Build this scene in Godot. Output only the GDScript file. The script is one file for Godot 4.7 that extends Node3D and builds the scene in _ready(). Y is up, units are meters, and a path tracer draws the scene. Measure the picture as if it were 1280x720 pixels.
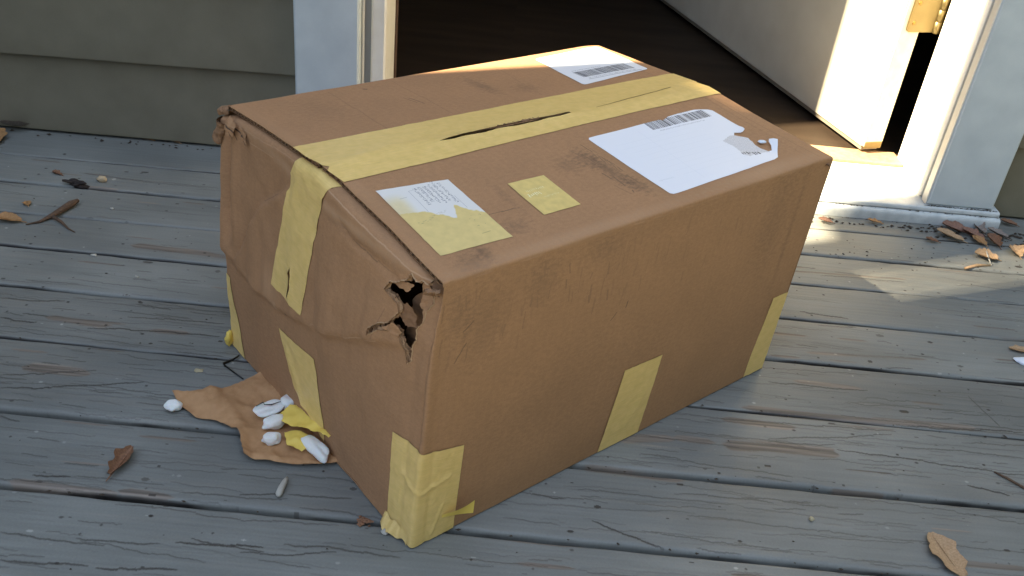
extends Node3D

# ---------------------------------------------------------------- measures (metres)
const H := 0.3056                        # height of the box at its long edges
const L0 := Vector3(-0.302, 0.002, -0.9245)
const A0 := Vector3(-0.049, 0.002, -0.6339)
const R0 := Vector3(0.3593, 0.002, -0.9837)
const K0 := Vector3(0.1063, 0.002, -1.2744)
const LT := Vector3(-0.2947, H, -0.9415)
const AT := Vector3(-0.0409, H, -0.6344)
const RT := Vector3(0.3648, H, -0.974)
const KT := Vector3(0.1145, H, -1.2738)
const BL := 0.53                         # length, width of the box
const BW := 0.39
const SEAM := 0.466
const FOLD := 0.0042                      # radius of the folded edges
const HOUSE_TURN := 0.029
const HOUSE_AT := Vector3(0, 0, -1.4666)
# gaps between the deck boards: z at x = -0.6 and at x = 0.6
const GAPS := [[-1.477, -1.512], [-1.363, -1.388], [-1.2755, -1.299], [-1.1855, -1.2065], [-1.0965, -1.109], [-1.0045, -1.0075], [-0.898, -0.893], [-0.774, -0.7705], [-0.668, -0.6585], [-0.556, -0.547], [-0.446, -0.436], [-0.336, -0.326], [-0.226, -0.216], [-0.116, -0.106], [-0.006, 0.004], [0.104, 0.114], [0.214, 0.224], [0.324, 0.334], [0.434, 0.444], [0.544, 0.554], [0.654, 0.664], [0.764, 0.774], [0.874, 0.884]]

var rng := RandomNumberGenerator.new()
var wob := FastNoiseLite.new()
var calm := FastNoiseLite.new()
var M := {}
var taken := {}


func _ready() -> void:
	rng.seed = 7
	wob.seed = 3
	wob.frequency = 1.0
	wob.noise_type = FastNoiseLite.TYPE_SIMPLEX_SMOOTH
	calm.seed = 8
	calm.frequency = 1.0
	calm.noise_type = FastNoiseLite.TYPE_SIMPLEX_SMOOTH
	calm.fractal_type = FastNoiseLite.FRACTAL_NONE
	# camera
	var cam := Camera3D.new()
	cam.name = "camera"
	cam.fov = 33.5913
	cam.near = 0.02
	cam.far = 1500.0
	cam.transform = Transform3D(Basis(Vector3.UP, -0.02926084) * Basis(Vector3.RIGHT, -0.57307472) * Basis(Vector3.BACK, 0.11563964), Vector3(0, 0.72, 0))
	add_child(cam)
	cam.current = true
	# sky and exposure
	var env := Environment.new()
	var sky := Sky.new()
	var sm := ProceduralSkyMaterial.new()
	sm.sky_top_color = Color(0.775, 0.85, 0.975)
	sm.sky_horizon_color = Color(0.70, 0.735, 0.78)
	sm.sky_curve = 0.12
	sm.ground_bottom_color = Color(0.20, 0.19, 0.15)
	sm.ground_horizon_color = Color(0.42, 0.42, 0.38)
	sm.sun_angle_max = 1.0
	sky.sky_material = sm
	env.background_mode = Environment.BG_SKY
	env.sky = sky
	env.background_energy_multiplier = 0.36
	env.tonemap_mode = Environment.TONE_MAPPER_LINEAR
	env.tonemap_exposure = 6.7
	env.sdfgi_enabled = true
	env.ssao_enabled = true
	env.ssil_enabled = true
	var we := WorldEnvironment.new()
	we.name = "world_environment"
	we.environment = env
	add_child(we)
	# sun: low over the left end of the porch, 43 degrees up
	var sun := DirectionalLight3D.new()
	sun.name = "sun"
	sun.light_energy = 1.6
	sun.light_color = Color(1.0, 0.93, 0.80)
	sun.light_angular_distance = 0.53
	sun.shadow_enabled = true
	add_child(sun)
	sun.look_at_from_position(Vector3.ZERO, Vector3(1.0, -1.0, -0.40))

	make_materials()
	build_setting()
	build_house()
	build_door()
	build_box()
	build_spill()
	build_litter()


# ================================================================ small helpers
func numbered(n: String) -> String:
	var k: int = taken.get(n, 0)
	taken[n] = k + 1
	return n if k == 0 else "%s_%03d" % [n, k]


func thing(n: String, label: String, category: String, at := Vector3.ZERO, turn := 0.0, group := "") -> Node3D:
	var o := Node3D.new()
	o.name = numbered(n)
	o.position = at
	o.rotation.y = turn
	add_child(o, true)
	tag(o, label, category, group)
	return o


func tag(o: Node, label: String, category: String, group := "") -> void:
	o.set_meta("label", label)
	o.set_meta("category", category)
	if group:
		o.set_meta("group", group)


func put(n: String, mesh: Mesh, m: Material, parent: Node = null) -> MeshInstance3D:
	var o := MeshInstance3D.new()
	if parent == null:
		o.name = numbered(n)
		parent = self
	else:
		var key: String = str(parent.get_instance_id()) + n
		var k: int = taken.get(key, 0)
		taken[key] = k + 1
		o.name = n if k == 0 else "%s_%03d" % [n, k]
	o.mesh = mesh
	o.material_override = m
	parent.add_child(o, true)
	return o


func begin() -> SurfaceTool:
	var st := SurfaceTool.new()
	st.begin(Mesh.PRIMITIVE_TRIANGLES)
	return st


# a flat convex face, turned away from "inside"
func face(st: SurfaceTool, p: Array, inside: Vector3) -> void:
	var n := Vector3.ZERO
	for i in range(1, p.size() - 1):
		n += (p[i] - p[0]).cross(p[i + 1] - p[0])
	if n.length() < 1e-14:
		return
	n = n.normalized()
	var c := Vector3.ZERO
	for q in p:
		c += q
	c /= p.size()
	var ccw := n.dot(c - inside) > 0.0
	if not ccw:
		n = -n
	for i in range(1, p.size() - 1):
		var t := [p[0], p[i + 1], p[i]] if ccw else [p[0], p[i], p[i + 1]]
		for q in t:
			st.set_normal(n)
			st.set_uv(Vector2(q.x, q.y))
			st.add_vertex(q)


func add_box(st: SurfaceTool, lo: Vector3, hi: Vector3, b := 0.002) -> void:
	var c := (lo + hi) / 2.0
	var h := (hi - lo).abs() / 2.0
	b = minf(b, minf(h.x, minf(h.y, h.z)) * 0.6)
	var pt := func(s: Vector3, axis: int) -> Vector3:
		var q := Vector3(h.x - b, h.y - b, h.z - b)
		q[axis] = h[axis]
		return c + q * s
	for axis in 3:
		var a1 := (axis + 1) % 3
		var a2 := (axis + 2) % 3
		for s0 in [-1.0, 1.0]:
			var quad := []
			for k in [[-1.0, -1.0], [1.0, -1.0], [1.0, 1.0], [-1.0, 1.0]]:
				var s := Vector3.ONE
				s[axis] = s0
				s[a1] = k[0]
				s[a2] = k[1]
				quad.append(pt.call(s, axis))
			face(st, quad, c)
			for s1 in [-1.0, 1.0]:      # the bevel between +-axis and +-a1
				var e := []
				for k in [[-1.0, axis], [1.0, axis], [1.0, a1], [-1.0, a1]]:
					var s := Vector3.ONE
					s[axis] = s0
					s[a1] = s1
					s[a2] = k[0]
					e.append(pt.call(s, k[1]))
				face(st, e, c)
	for sx in [-1.0, 1.0]:
		for sy in [-1.0, 1.0]:
			for sz in [-1.0, 1.0]:
				var s := Vector3(sx, sy, sz)
				face(st, [pt.call(s, 0), pt.call(s, 1), pt.call(s, 2)], c)


func box_mesh(lo: Vector3, hi: Vector3, b := 0.002) -> ArrayMesh:
	var st := begin()
	add_box(st, lo, hi, b)
	return st.commit()


# smooth grid: f(u, v) with u to the right and v up as seen from outside
func grid(f: Callable, nu: int, nv: int, uvf = null) -> ArrayMesh:
	var st := begin()
	st.set_smooth_group(0)
	add_grid(st, f, nu, nv, uvf)
	st.generate_normals()
	return st.commit()


func add_grid(st: SurfaceTool, f: Callable, nu: int, nv: int, uvf = null) -> void:
	var p := []
	var t := []
	for j in nv + 1:
		for i in nu + 1:
			var u := float(i) / nu
			var v := float(j) / nv
			p.append(f.call(u, v))
			t.append(uvf.call(u, v) if uvf != null else Vector2(u, 1.0 - v))
	for j in nv:
		for i in nu:
			var a := j * (nu + 1) + i
			for k in [a, a + nu + 1, a + nu + 2, a, a + nu + 2, a + 1]:
				st.set_uv(t[k])
				st.add_vertex(p[k])


func resample(poly: Array, dims: Vector2, step: float, jag: float) -> PackedVector2Array:
	var out := PackedVector2Array()
	for i in poly.size():
		var p: Vector2 = poly[i] * dims
		var q: Vector2 = poly[(i + 1) % poly.size()] * dims
		var n := maxi(1, int(ceil(p.distance_to(q) / step)))
		for k in n:
			var w := p.lerp(q, float(k) / n)
			if jag > 0.0:
				w += Vector2(rng.randf_range(-jag, jag), rng.randf_range(-jag, jag))
			out.append(w)
	return out


# a sheet with any outline (and holes) laid on a surface fn(a, b, lift)
func sheet(fn: Callable, dims: Vector2, poly: Array, holes: Array, step: float, lift: Callable, uvf: Callable, jag := 0.0, hole_jag := 0.0) -> ArrayMesh:
	var st := begin()
	st.set_smooth_group(0)
	var outline := resample(poly, dims, step, jag)
	var rings := []
	var want := absf(shoelace(outline))
	for h in holes:
		var r := resample(h, dims, step * 0.45, hole_jag)
		rings.append(r)
		want -= absf(shoelace(r))
	var lo := outline[0]
	var hi := outline[0]
	for p in outline:
		lo = lo.min(p)
		hi = hi.max(p)
	var pts := PackedVector2Array()
	var keep := []
	for attempt in 8:      # a triangulation that leaves a gap is tried again with the points moved a little
		pts = outline.duplicate()
		for r in rings:
			pts.append_array(r)
		var y := lo.y + step * 0.5
		var row := 0
		while y < hi.y:
			var x := lo.x + step * (0.5 if row % 2 == 0 else 1.0)
			while x < hi.x:
				var p := Vector2(x, y) + Vector2(rng.randf_range(-0.12, 0.12), rng.randf_range(-0.12, 0.12)) * step
				if Geometry2D.is_point_in_polygon(p, outline):
					var ok := true
					for ring in [outline] + rings:
						for q in ring:
							if q.distance_squared_to(p) < step * step * 0.2:
								ok = false
								break
						if not ok:
							break
					for r in rings:
						if ok and Geometry2D.is_point_in_polygon(p, r):
							ok = false
					if ok:
						pts.append(p)
				x += step
			y += step * 0.87
			row += 1
		var big := PackedVector2Array()
		for p in pts:
			big.append(p * 1000.0)
		var tri := Geometry2D.triangulate_delaunay(big)
		keep.clear()
		var got := 0.0
		for k in range(0, tri.size(), 3):
			var mid := (pts[tri[k]] + pts[tri[k + 1]] + pts[tri[k + 2]]) / 3.0
			if not Geometry2D.is_point_in_polygon(mid, outline):
				continue
			var skip := false
			for r in rings:
				if Geometry2D.is_point_in_polygon(mid, r):
					skip = true
			if skip:
				continue
			var cr := (pts[tri[k + 1]] - pts[tri[k]]).cross(pts[tri[k + 2]] - pts[tri[k]])
			if absf(cr) < 1e-12:
				continue
			got += absf(cr) / 2.0
			keep.append_array([tri[k], tri[k + 2], tri[k + 1]] if cr > 0.0 else [tri[k], tri[k + 1], tri[k + 2]])
		if absf(got - want) < step * step * 0.08:
			break
	var pos := []
	var uvs := []
	for p in pts:
		var ab := p / dims
		pos.append(fn.call(ab.x, ab.y, lift.call(ab.x, ab.y)))
		uvs.append(uvf.call(ab.x, ab.y))
	for q in keep:
		st.set_uv(uvs[q])
		st.add_vertex(pos[q])
	st.generate_normals()
	return st.commit()


func shoelace(p: PackedVector2Array) -> float:
	var a := 0.0
	for i in p.size():
		a += p[i].cross(p[(i + 1) % p.size()]) / 2.0
	return a


func tube(st: SurfaceTool, path: Array, radii: Array, sides := 7) -> void:
	st.set_smooth_group(0)
	var rings := []
	for i in path.size():
		var d: Vector3 = path[mini(i + 1, path.size() - 1)] - path[maxi(i - 1, 0)]
		d = d.normalized()
		var x := d.cross(Vector3.UP if absf(d.y) < 0.9 else Vector3.RIGHT).normalized()
		var y := x.cross(d)
		var ring := []
		for k in sides:
			var an := TAU * k / sides
			ring.append(path[i] + (x * cos(an) + y * sin(an)) * radii[i])
		rings.append(ring)
	for i in path.size() - 1:
		for k in sides:
			var k2 := (k + 1) % sides
			for q in [rings[i][k], rings[i + 1][k], rings[i + 1][k2], rings[i][k], rings[i + 1][k2], rings[i][k2]]:
				st.add_vertex(q)
	for e in [0, path.size() - 1]:
		for k in sides:
			var k2 := (k + 1) % sides
			var t := [path[e], rings[e][k], rings[e][k2]] if e == 0 else [path[e], rings[e][k2], rings[e][k]]
			for q in t:
				st.add_vertex(q)


func tube_mesh(path: Array, radii: Array, sides := 7) -> ArrayMesh:
	var st := begin()
	tube(st, path, radii, sides)
	st.generate_normals()
	return st.commit()


# a closed lump: sphere pushed about by noise; "box" above 0 squares it off into a pillow
func lump(size: Vector3, rough: float, salt: float, nu := 14, nv := 9, box := 0.0) -> ArrayMesh:
	var f := func(u: float, v: float) -> Vector3:
		var th := -TAU * u
		var ph := PI * (v - 0.5)
		var d := Vector3(cos(ph) * cos(th), sin(ph), cos(ph) * sin(th))
		var n := calm.get_noise_3d(d.x * 0.8 + salt, d.y * 0.8, d.z * 0.8) + (0.5 if box == 0.0 else 0.0) * wob.get_noise_3d(d.x * 3.1 + salt, d.y * 3.1 + 7.0, d.z * 3.1)
		var q := 1.0
		if box > 0.0:
			q = 1.0 / pow(pow(absf(d.x), 3.2) + pow(absf(d.y), 3.2) + pow(absf(d.z), 3.2), 1.0 / 3.2)
			q = lerpf(1.0, q, box) * (1.0 - 0.16 * box * exp(-pow(d.x / 0.35, 2.0)))
		return d * size * q * (1.0 + rough * n)
	return grid(f, nu, nv)


# a torn strip of board that curls over: half a tube with a ragged rim
func curl_mesh(length: float, rad: float, sweep: float, salt: float) -> ArrayMesh:
	var f := func(u: float, v: float) -> Vector3:
		var an := lerpf(-0.4, sweep, v)
		var r := rad * (1.0 + 0.35 * wob.get_noise_2d(u * 2.5 + salt, v * 2.0)) * lerpf(1.0, 0.75, v)
		var x := (u - 0.5) * length * (1.0 - 0.25 * v * (0.5 + wob.get_noise_2d(u * 4.0, salt + 3.0)))
		var rag := 0.10 * rad * wob.get_noise_2d(u * 14.0 + salt, 9.0) * v
		return Vector3(x, r * sin(an) + rag, r * cos(an)) + Vector3.ONE * 0.08 * rad * wob.get_noise_2d(u * 7.0 + salt, v * 7.0)
	var st := begin()
	st.set_smooth_group(0)
	add_grid(st, f, 26, 22)
	add_grid(st, func(u: float, v: float) -> Vector3:
		var p: Vector3 = f.call(1.0 - u, v)
		return p * Vector3(1.0, 0.80, 0.80), 26, 22)
	for e in 26:      # the broken rim
		var a: Vector3 = f.call(e / 26.0, 1.0)
		var b: Vector3 = f.call((e + 1) / 26.0, 1.0)
		var sq := Vector3(1.0, 0.80, 0.80)
		for t in [a, a * sq, b * sq, a, b * sq, b]:
			st.set_uv(Vector2.ZERO)
			st.add_vertex(t)
	st.generate_normals()
	return st.commit()


func seg_dist(p: Vector2, a: Vector2, b: Vector2) -> float:
	var ab := b - a
	var t := clampf((p - a).dot(ab) / ab.length_squared(), 0.0, 1.0)
	return p.distance_to(a + ab * t)


func line_dist(p: Vector2, pts: Array) -> float:
	var d := 1e9
	for i in pts.size() - 1:
		d = minf(d, seg_dist(p, pts[i], pts[i + 1]))
	return d


func table(t: Array, x: float) -> float:      # t = [[x, y], ...]
	if x <= t[0][0]:
		return t[0][1]
	for i in t.size() - 1:
		if x <= t[i + 1][0]:
			return lerpf(t[i][1], t[i + 1][1], (x - t[i][0]) / (t[i + 1][0] - t[i][0]))
	return t[-1][1]


# ================================================================ materials and textures
func noise_bytes(s: int, freq: float, w: int, h: int, sx := 1, octaves := 4) -> PackedByteArray:
	var n := FastNoiseLite.new()
	n.seed = s
	n.noise_type = FastNoiseLite.TYPE_SIMPLEX_SMOOTH
	n.frequency = freq
	n.fractal_octaves = octaves
	var im := n.get_image(maxi(2, w / sx), h, false, false, true)
	if sx > 1:
		im.resize(w, h, Image.INTERPOLATE_CUBIC)
	im.convert(Image.FORMAT_L8)
	return im.get_data()


func tint_tex(s: int, freq: float, c0: Color, c1: Color, size := 512, sx := 1, fine := 0.15) -> ImageTexture:
	var n := FastNoiseLite.new()
	n.seed = s
	n.frequency = freq
	n.fractal_octaves = 5
	var im := n.get_seamless_image(size, size, false, false, 0.15, true)
	im.convert(Image.FORMAT_L8)
	if sx > 1:
		im = im.get_region(Rect2i(0, 0, size / sx, size))
		im.resize(size, size, Image.INTERPOLATE_CUBIC)
	var src := im.get_data()
	var out := PackedByteArray()
	out.resize(size * size * 3)
	var r := RandomNumberGenerator.new()
	r.seed = s
	for i in size * size:
		var t := clampf(src[i] / 255.0 + r.randf_range(-fine, fine), 0.0, 1.0)
		out[i * 3] = int(255.0 * lerpf(c0.r, c1.r, t))
		out[i * 3 + 1] = int(255.0 * lerpf(c0.g, c1.g, t))
		out[i * 3 + 2] = int(255.0 * lerpf(c0.b, c1.b, t))
	return ImageTexture.create_from_image(Image.create_from_data(size, size, false, Image.FORMAT_RGB8, out))


func mat(c: Color, rough := 0.7, tex: Texture2D = null, world_size := 0.0, spec := 0.5) -> StandardMaterial3D:
	var m := StandardMaterial3D.new()
	m.albedo_color = c
	m.roughness = rough
	m.metallic_specular = spec
	if tex:
		m.albedo_texture = tex
		if world_size > 0.0:
			m.uv1_triplanar = true
			m.uv1_scale = Vector3.ONE / world_size
	return m


func c8(r: int, g: int, b: int) -> Color:
	return Color8(r, g, b)


func make_materials() -> void:
	var grain := tint_tex(31, 0.02, Color(0.3, 0.3, 0.3), Color(0.75, 0.75, 0.75), 512, 1, 0.2)
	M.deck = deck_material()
	M.under = mat(c8(60, 55, 50), 0.9)
	M.lawn = mat(Color.WHITE, 0.95, tint_tex(5, 0.03, c8(62, 78, 38), c8(110, 112, 66)), 2.0)
	M.siding = mat(Color.WHITE, 0.62, tint_tex(11, 0.012, c8(108, 102, 84), c8(121, 115, 96), 512, 1, 0.12), 0.5)
	M.casing = mat(Color.WHITE, 0.5, tint_tex(12, 0.010, c8(188, 197, 199), c8(204, 212, 212), 512, 1, 0.1), 0.4)
	M.jamb = mat(Color.WHITE, 0.42, tint_tex(13, 0.012, c8(224, 217, 202), c8(236, 231, 219), 512, 1, 0.1), 0.3)
	M.groove = mat(c8(150, 154, 152), 0.7)
	M.sill = mat(Color.WHITE, 0.5, tint_tex(14, 0.016, c8(178, 184, 184), c8(212, 215, 212), 512, 1, 0.2), 0.25)
	M.threshold = mat(Color.WHITE, 0.55, tint_tex(15, 0.03, c8(142, 112, 82), c8(172, 142, 108), 512, 1, 0.2), 0.2)
	M.door = mat(Color.WHITE, 0.38, tint_tex(16, 0.01, c8(196, 188, 168), c8(206, 199, 180), 512, 1, 0.06), 0.5)
	M.door_edge = mat(Color.WHITE, 0.45, tint_tex(17, 0.02, c8(204, 190, 162), c8(218, 206, 182), 512, 1, 0.1), 0.2)
	M.sweep = mat(c8(120, 112, 98), 0.6)
	M.brass = mat(Color.WHITE, 0.42, tint_tex(18, 0.01, c8(110, 96, 60), c8(126, 110, 72), 256, 1, 0.05), 0.2)
	M.brass.metallic = 0.75
	M.screw = mat(c8(150, 112, 58), 0.4)
	M.screw.metallic = 0.9
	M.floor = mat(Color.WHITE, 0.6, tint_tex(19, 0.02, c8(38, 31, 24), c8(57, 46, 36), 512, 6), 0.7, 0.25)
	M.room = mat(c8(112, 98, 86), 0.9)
	M.core = mat(c8(130, 120, 100), 0.9)
	M.grime = mat(c8(120, 104, 86), 0.95, grain, 0.03)
	# cardboard
	M.kraft_bump = flute_bump()
	M.kraft_top = kraft_material("top", 1060, 780)
	M.kraft_right = kraft_material("right", 1060, 612)
	M.kraft_left = kraft_material("left", 780, 765)
	M.kraft_in = mat(Color.WHITE, 0.9, tint_tex(21, 0.05, c8(116, 84, 58), c8(142, 106, 74), 256), 0.06)
	M.kraft_edge = mat(Color.WHITE, 0.9, tint_tex(22, 0.08, c8(136, 104, 74), c8(184, 148, 110), 256, 1, 0.25), 0.02)
	M.kraft_tear = mat(Color.WHITE, 0.9, tint_tex(20, 0.05, c8(116, 88, 64), c8(158, 120, 86), 256, 1, 0.12), 0.05)
	M.kraft_pale = mat(c8(180, 148, 112), 0.9)
	M.paper = mat(Color.WHITE, 0.75, tint_tex(23, 0.02, c8(168, 126, 86), c8(188, 146, 102), 512, 1, 0.12), 0.12)
	M.tape = tape_material()
	M.tape_bright = mat(c8(232, 202, 96), 0.55)
	M.foam = mat(Color.WHITE, 0.75, tint_tex(24, 0.03, c8(222, 220, 214), c8(236, 235, 230), 256, 1, 0.12), 0.02)
	M.foam.subsurf_scatter_enabled = true
	M.foam.subsurf_scatter_strength = 0.2
	M.ink = mat(c8(28, 26, 26), 0.8)
	M.white_label = mat(Color.WHITE, 0.5)
	# litter
	M.leaf_brown = mat(Color.WHITE, 0.7, tint_tex(25, 0.05, c8(96, 68, 48), c8(152, 108, 76), 256, 1, 0.2), 0.04)
	M.leaf_tan = mat(Color.WHITE, 0.7, tint_tex(26, 0.05, c8(146, 116, 84), c8(192, 160, 122), 256, 1, 0.2), 0.04)
	M.leaf_red = mat(Color.WHITE, 0.7, tint_tex(27, 0.05, c8(106, 76, 62), c8(150, 112, 90), 256, 1, 0.2), 0.04)
	M.leaf_orange = mat(Color.WHITE, 0.7, tint_tex(28, 0.05, c8(140, 102, 62), c8(180, 138, 90), 256, 1, 0.2), 0.04)
	M.leaf_grey = mat(Color.WHITE, 0.8, tint_tex(29, 0.05, c8(112, 102, 94), c8(162, 148, 136), 256, 1, 0.2), 0.04)
	M.bark = mat(Color.WHITE, 0.9, tint_tex(30, 0.06, c8(60, 46, 36), c8(120, 94, 72), 256, 4, 0.2), 0.03)
	M.dark = mat(c8(46, 38, 34), 0.9)
	M.nut = mat(Color.WHITE, 0.8, tint_tex(32, 0.06, c8(176, 152, 118), c8(206, 186, 152), 256), 0.02)
	M.plastic = mat(c8(22, 22, 22), 0.4)
	M.paperwhite = mat(c8(222, 230, 238), 0.6)
	M.chip = mat(c8(176, 172, 160), 0.8)
	M.ychip = mat(c8(168, 156, 124), 0.8)
	for k in ["leaf_brown", "leaf_tan", "leaf_red", "leaf_orange", "leaf_grey"]:
		M[k].backlight_enabled = true
		M[k].backlight = Color(0.2, 0.2, 0.2)


# peeling grey porch paint over weathered wood, drawn once for the whole deck: 1 mm a pixel
func deck_material() -> StandardMaterial3D:
	var w := 2048
	var h := 1200
	var blot := noise_bytes(41, 0.006, w, h, 2)
	var streak := noise_bytes(42, 0.045, w, h, 16, 3)
	var streak2 := noise_bytes(43, 0.16, w, h, 32, 2)
	var speck := noise_bytes(44, 0.33, w, h, 1, 2)
	var warp := noise_bytes(45, 0.012, w, h, 4)
	var wear := PackedFloat32Array()
	wear.resize(w * h)
	var crack := PackedFloat32Array()
	crack.resize(w * h)
	var r := RandomNumberGenerator.new()
	r.seed = 99
	# bare patches: x0, z0, x1, z1, width
	var bare := [[0.296, -0.83, 0.408, -0.832, 0.02], [0.303, -0.876, 0.365, -0.873, 0.010], [0.332, -0.902, 0.489, -0.9, 0.010], [0.49, -0.903, 0.595, -0.906, 0.013], [-0.487, -1.126, -0.371, -1.119, 0.017], [-0.525, -0.946, -0.469, -0.942, 0.011], [-0.507, -0.846, -0.457, -0.845, 0.015], [-0.441, -0.674, -0.36, -0.671, 0.011], [-0.334, -0.675, -0.304, -0.673, 0.009], [0.056, -0.66, 0.096, -0.66, 0.007], [0.132, -0.771, 0.22, -0.768, 0.012], [0.506, -0.684, 0.575, -0.684, 0.009], [0.171, -0.824, 0.217, -0.831, 0.012], [0.241, -0.834, 0.264, -0.832, 0.012], [-0.395, -0.94, -0.37, -0.94, 0.008], [0.41, -0.965, 0.47, -0.963, 0.008], [0.44, -1.03, 0.58, -1.04, 0.007], [0.45, -1.24, 0.62, -1.25, 0.006]]
	for i in 90:
		var x0 := r.randf_range(-1.0, 0.95)
		var z0 := r.randf_range(-1.35, -0.4)
		bare.append([x0, z0, x0 + r.randf_range(0.01, 0.05), z0, r.randf_range(0.002, 0.006)])
	for b in bare:
		var a := Vector2((b[0] + 1.0) * 1000.0, (b[1] + 1.5) * 1000.0)
		var e := Vector2((b[2] + 1.0) * 1000.0, (b[3] + 1.5) * 1000.0)
		var wd: float = b[4] * 500.0
		for y in range(maxi(0, int(minf(a.y, e.y) - wd * 2.0)), mini(h, int(maxf(a.y, e.y) + wd * 2.0))):
			for x in range(maxi(0, int(a.x - 30.0)), mini(w, int(e.x + 30.0))):
				var t := clampf((x - a.x) / maxf(1.0, e.x - a.x), 0.0, 1.0)
				var dx := 0.0 if x >= a.x and x <= e.x else minf(absf(x - a.x), absf(x - e.x)) / 14.0
				var d := absf(y - lerpf(a.y, e.y, t)) / wd + dx * dx
				var i := y * w + x
				wear[i] = maxf(wear[i], 0.62 * clampf(1.5 - d, 0.0, 1.0))
	# cracks along the grain: x0, z0, x1, z1
	var cracks := [[0.347, -0.878, 0.503, -0.881], [0.508, -0.898, 0.669, -0.905], [0.341, -0.846, 0.496, -0.875], [0.495, -0.856, 0.649, -0.857], [0.34, -0.842, 0.42, -0.843], [0.42, -0.84, 0.637, -0.829], [0.363, -0.958, 0.491, -0.96], [0.624, -0.969, 0.643, -0.913], [0.559, -0.8, 0.604, -0.79], [0.129, -0.693, 0.201, -0.665], [0.067, -0.724, 0.101, -0.722], [-0.526, -0.807, -0.379, -0.838], [-0.536, -0.828, -0.438, -0.85], [-0.588, -0.935, -0.542, -0.932], [-0.566, -0.947, -0.534, -0.944], [-0.48, -0.931, -0.322, -0.941], [-0.443, -0.962, -0.324, -0.963], [-0.607, -0.975, -0.529, -0.979], [-0.443, -0.99, -0.397, -0.988], [-0.363, -0.902, -0.286, -0.898], [-0.431, -0.609, -0.332, -0.604], [-0.361, -0.61, -0.283, -0.612], [-0.27, -0.616, -0.188, -0.621], [-0.416, -0.578, -0.337, -0.578], [-0.33, -0.578, -0.258, -0.581], [-0.228, -0.684, -0.189, -0.692], [-0.181, -0.691, -0.117, -0.696], [0.496, -1.234, 0.627, -1.242], [-0.257, -0.623, -0.186, -0.614], [-0.208, -0.612, -0.119, -0.62], [-0.17, -0.626, -0.058, -0.621], [-0.435, -0.684, -0.398, -0.686], [-0.506, -0.764, -0.482, -0.758], [0.441, -1.128, 0.509, -1.124], [0.482, -1.105, 0.514, -1.101], [0.451, -1.255, 0.494, -1.252]]
	var named := cracks.size()
	var bands := [[-1.34, -1.12, 110], [-1.1, -1.01, 110], [-1.0, -0.9, 300], [-0.89, -0.78, 380], [-0.77, -0.67, 260], [-0.66, -0.45, 320]]
	for b in bands:
		for i in b[2]:
			var x0 := r.randf_range(-1.0, 1.0)
			var z0 := r.randf_range(b[0], b[1])
			var ln := r.randf_range(0.015, 0.05) if r.randf() < 0.6 else r.randf_range(0.05, 0.22)
			cracks.append([x0, z0, x0 + ln, z0 + r.randf_range(-0.006, 0.006) * ln * 10.0])
	for i in cracks.size():
		var c: Array = cracks[i]
		var strong := r.randf_range(0.45, 0.8) if i < named else r.randf_range(0.06, 0.45)
		var wd := r.randf_range(0.35, 0.8) if i < named else r.randf_range(0.1, 0.6)
		var a := Vector2((c[0] + 1.0) * 1000.0, (c[1] + 1.5) * 1000.0)
		var e := Vector2((c[2] + 1.0) * 1000.0, (c[3] + 1.5) * 1000.0)
		var n := int(a.distance_to(e) * 1.5)
		var off := 0.0
		for k in n:
			var t := float(k) / n
			off += r.randf_range(-0.35, 0.35)
			if r.randf() < 0.03:
				off += r.randf_range(-1.6, 1.6)
			off *= 0.995
			var p := a.lerp(e, t) + Vector2(0, off)
			var ww := wd * minf(1.0, 6.0 * minf(t, 1.0 - t) + 0.2) * r.randf_range(0.7, 1.3)
			for dy in range(-2, 3):
				var yy := int(p.y) + dy
				var xx := int(p.x)
				if xx < 0 or xx >= w or yy < 0 or yy >= h:
					continue
				var v := strong * clampf(0.8 + ww - absf(yy + 0.5 - p.y), 0.0, 1.0)
				crack[yy * w + xx] = maxf(crack[yy * w + xx], v)
	# specks of dirt, knots and chips
	for i in 1500:
		var x := r.randi_range(3, w - 4)
		var y := r.randi_range(120, h - 4)
		var rad := r.randf_range(0.6, 1.5) if r.randf() < 0.94 else r.randf_range(1.6, 3.2)
		var val := r.randf_range(0.3, 0.9) if r.randf() < 0.8 else -r.randf_range(0.15, 0.5)
		var ex := r.randf_range(0.8, 2.4)
		for dy in range(-3, 4):
			for dx in range(-6, 7):
				if Vector2(dx / ex, dy).length() < rad and x + dx >= 0 and x + dx < w and y + dy >= 0 and y + dy < h:
					crack[(y + dy) * w + x + dx] = val
	var out := PackedByteArray()
	out.resize(w * h * 3)
	var hgt := PackedByteArray()
	hgt.resize(w * h)
	var tones := []
	var wears := []
	for k in GAPS.size():
		tones.append(r.randf_range(0.95, 1.05))
		wears.append(0.0)
	tones[1] = 1.03
	wears[5] = 0.05
	wears[6] = 0.07
	wears[7] = 0.02
	wears[3] = 0.01
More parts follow.
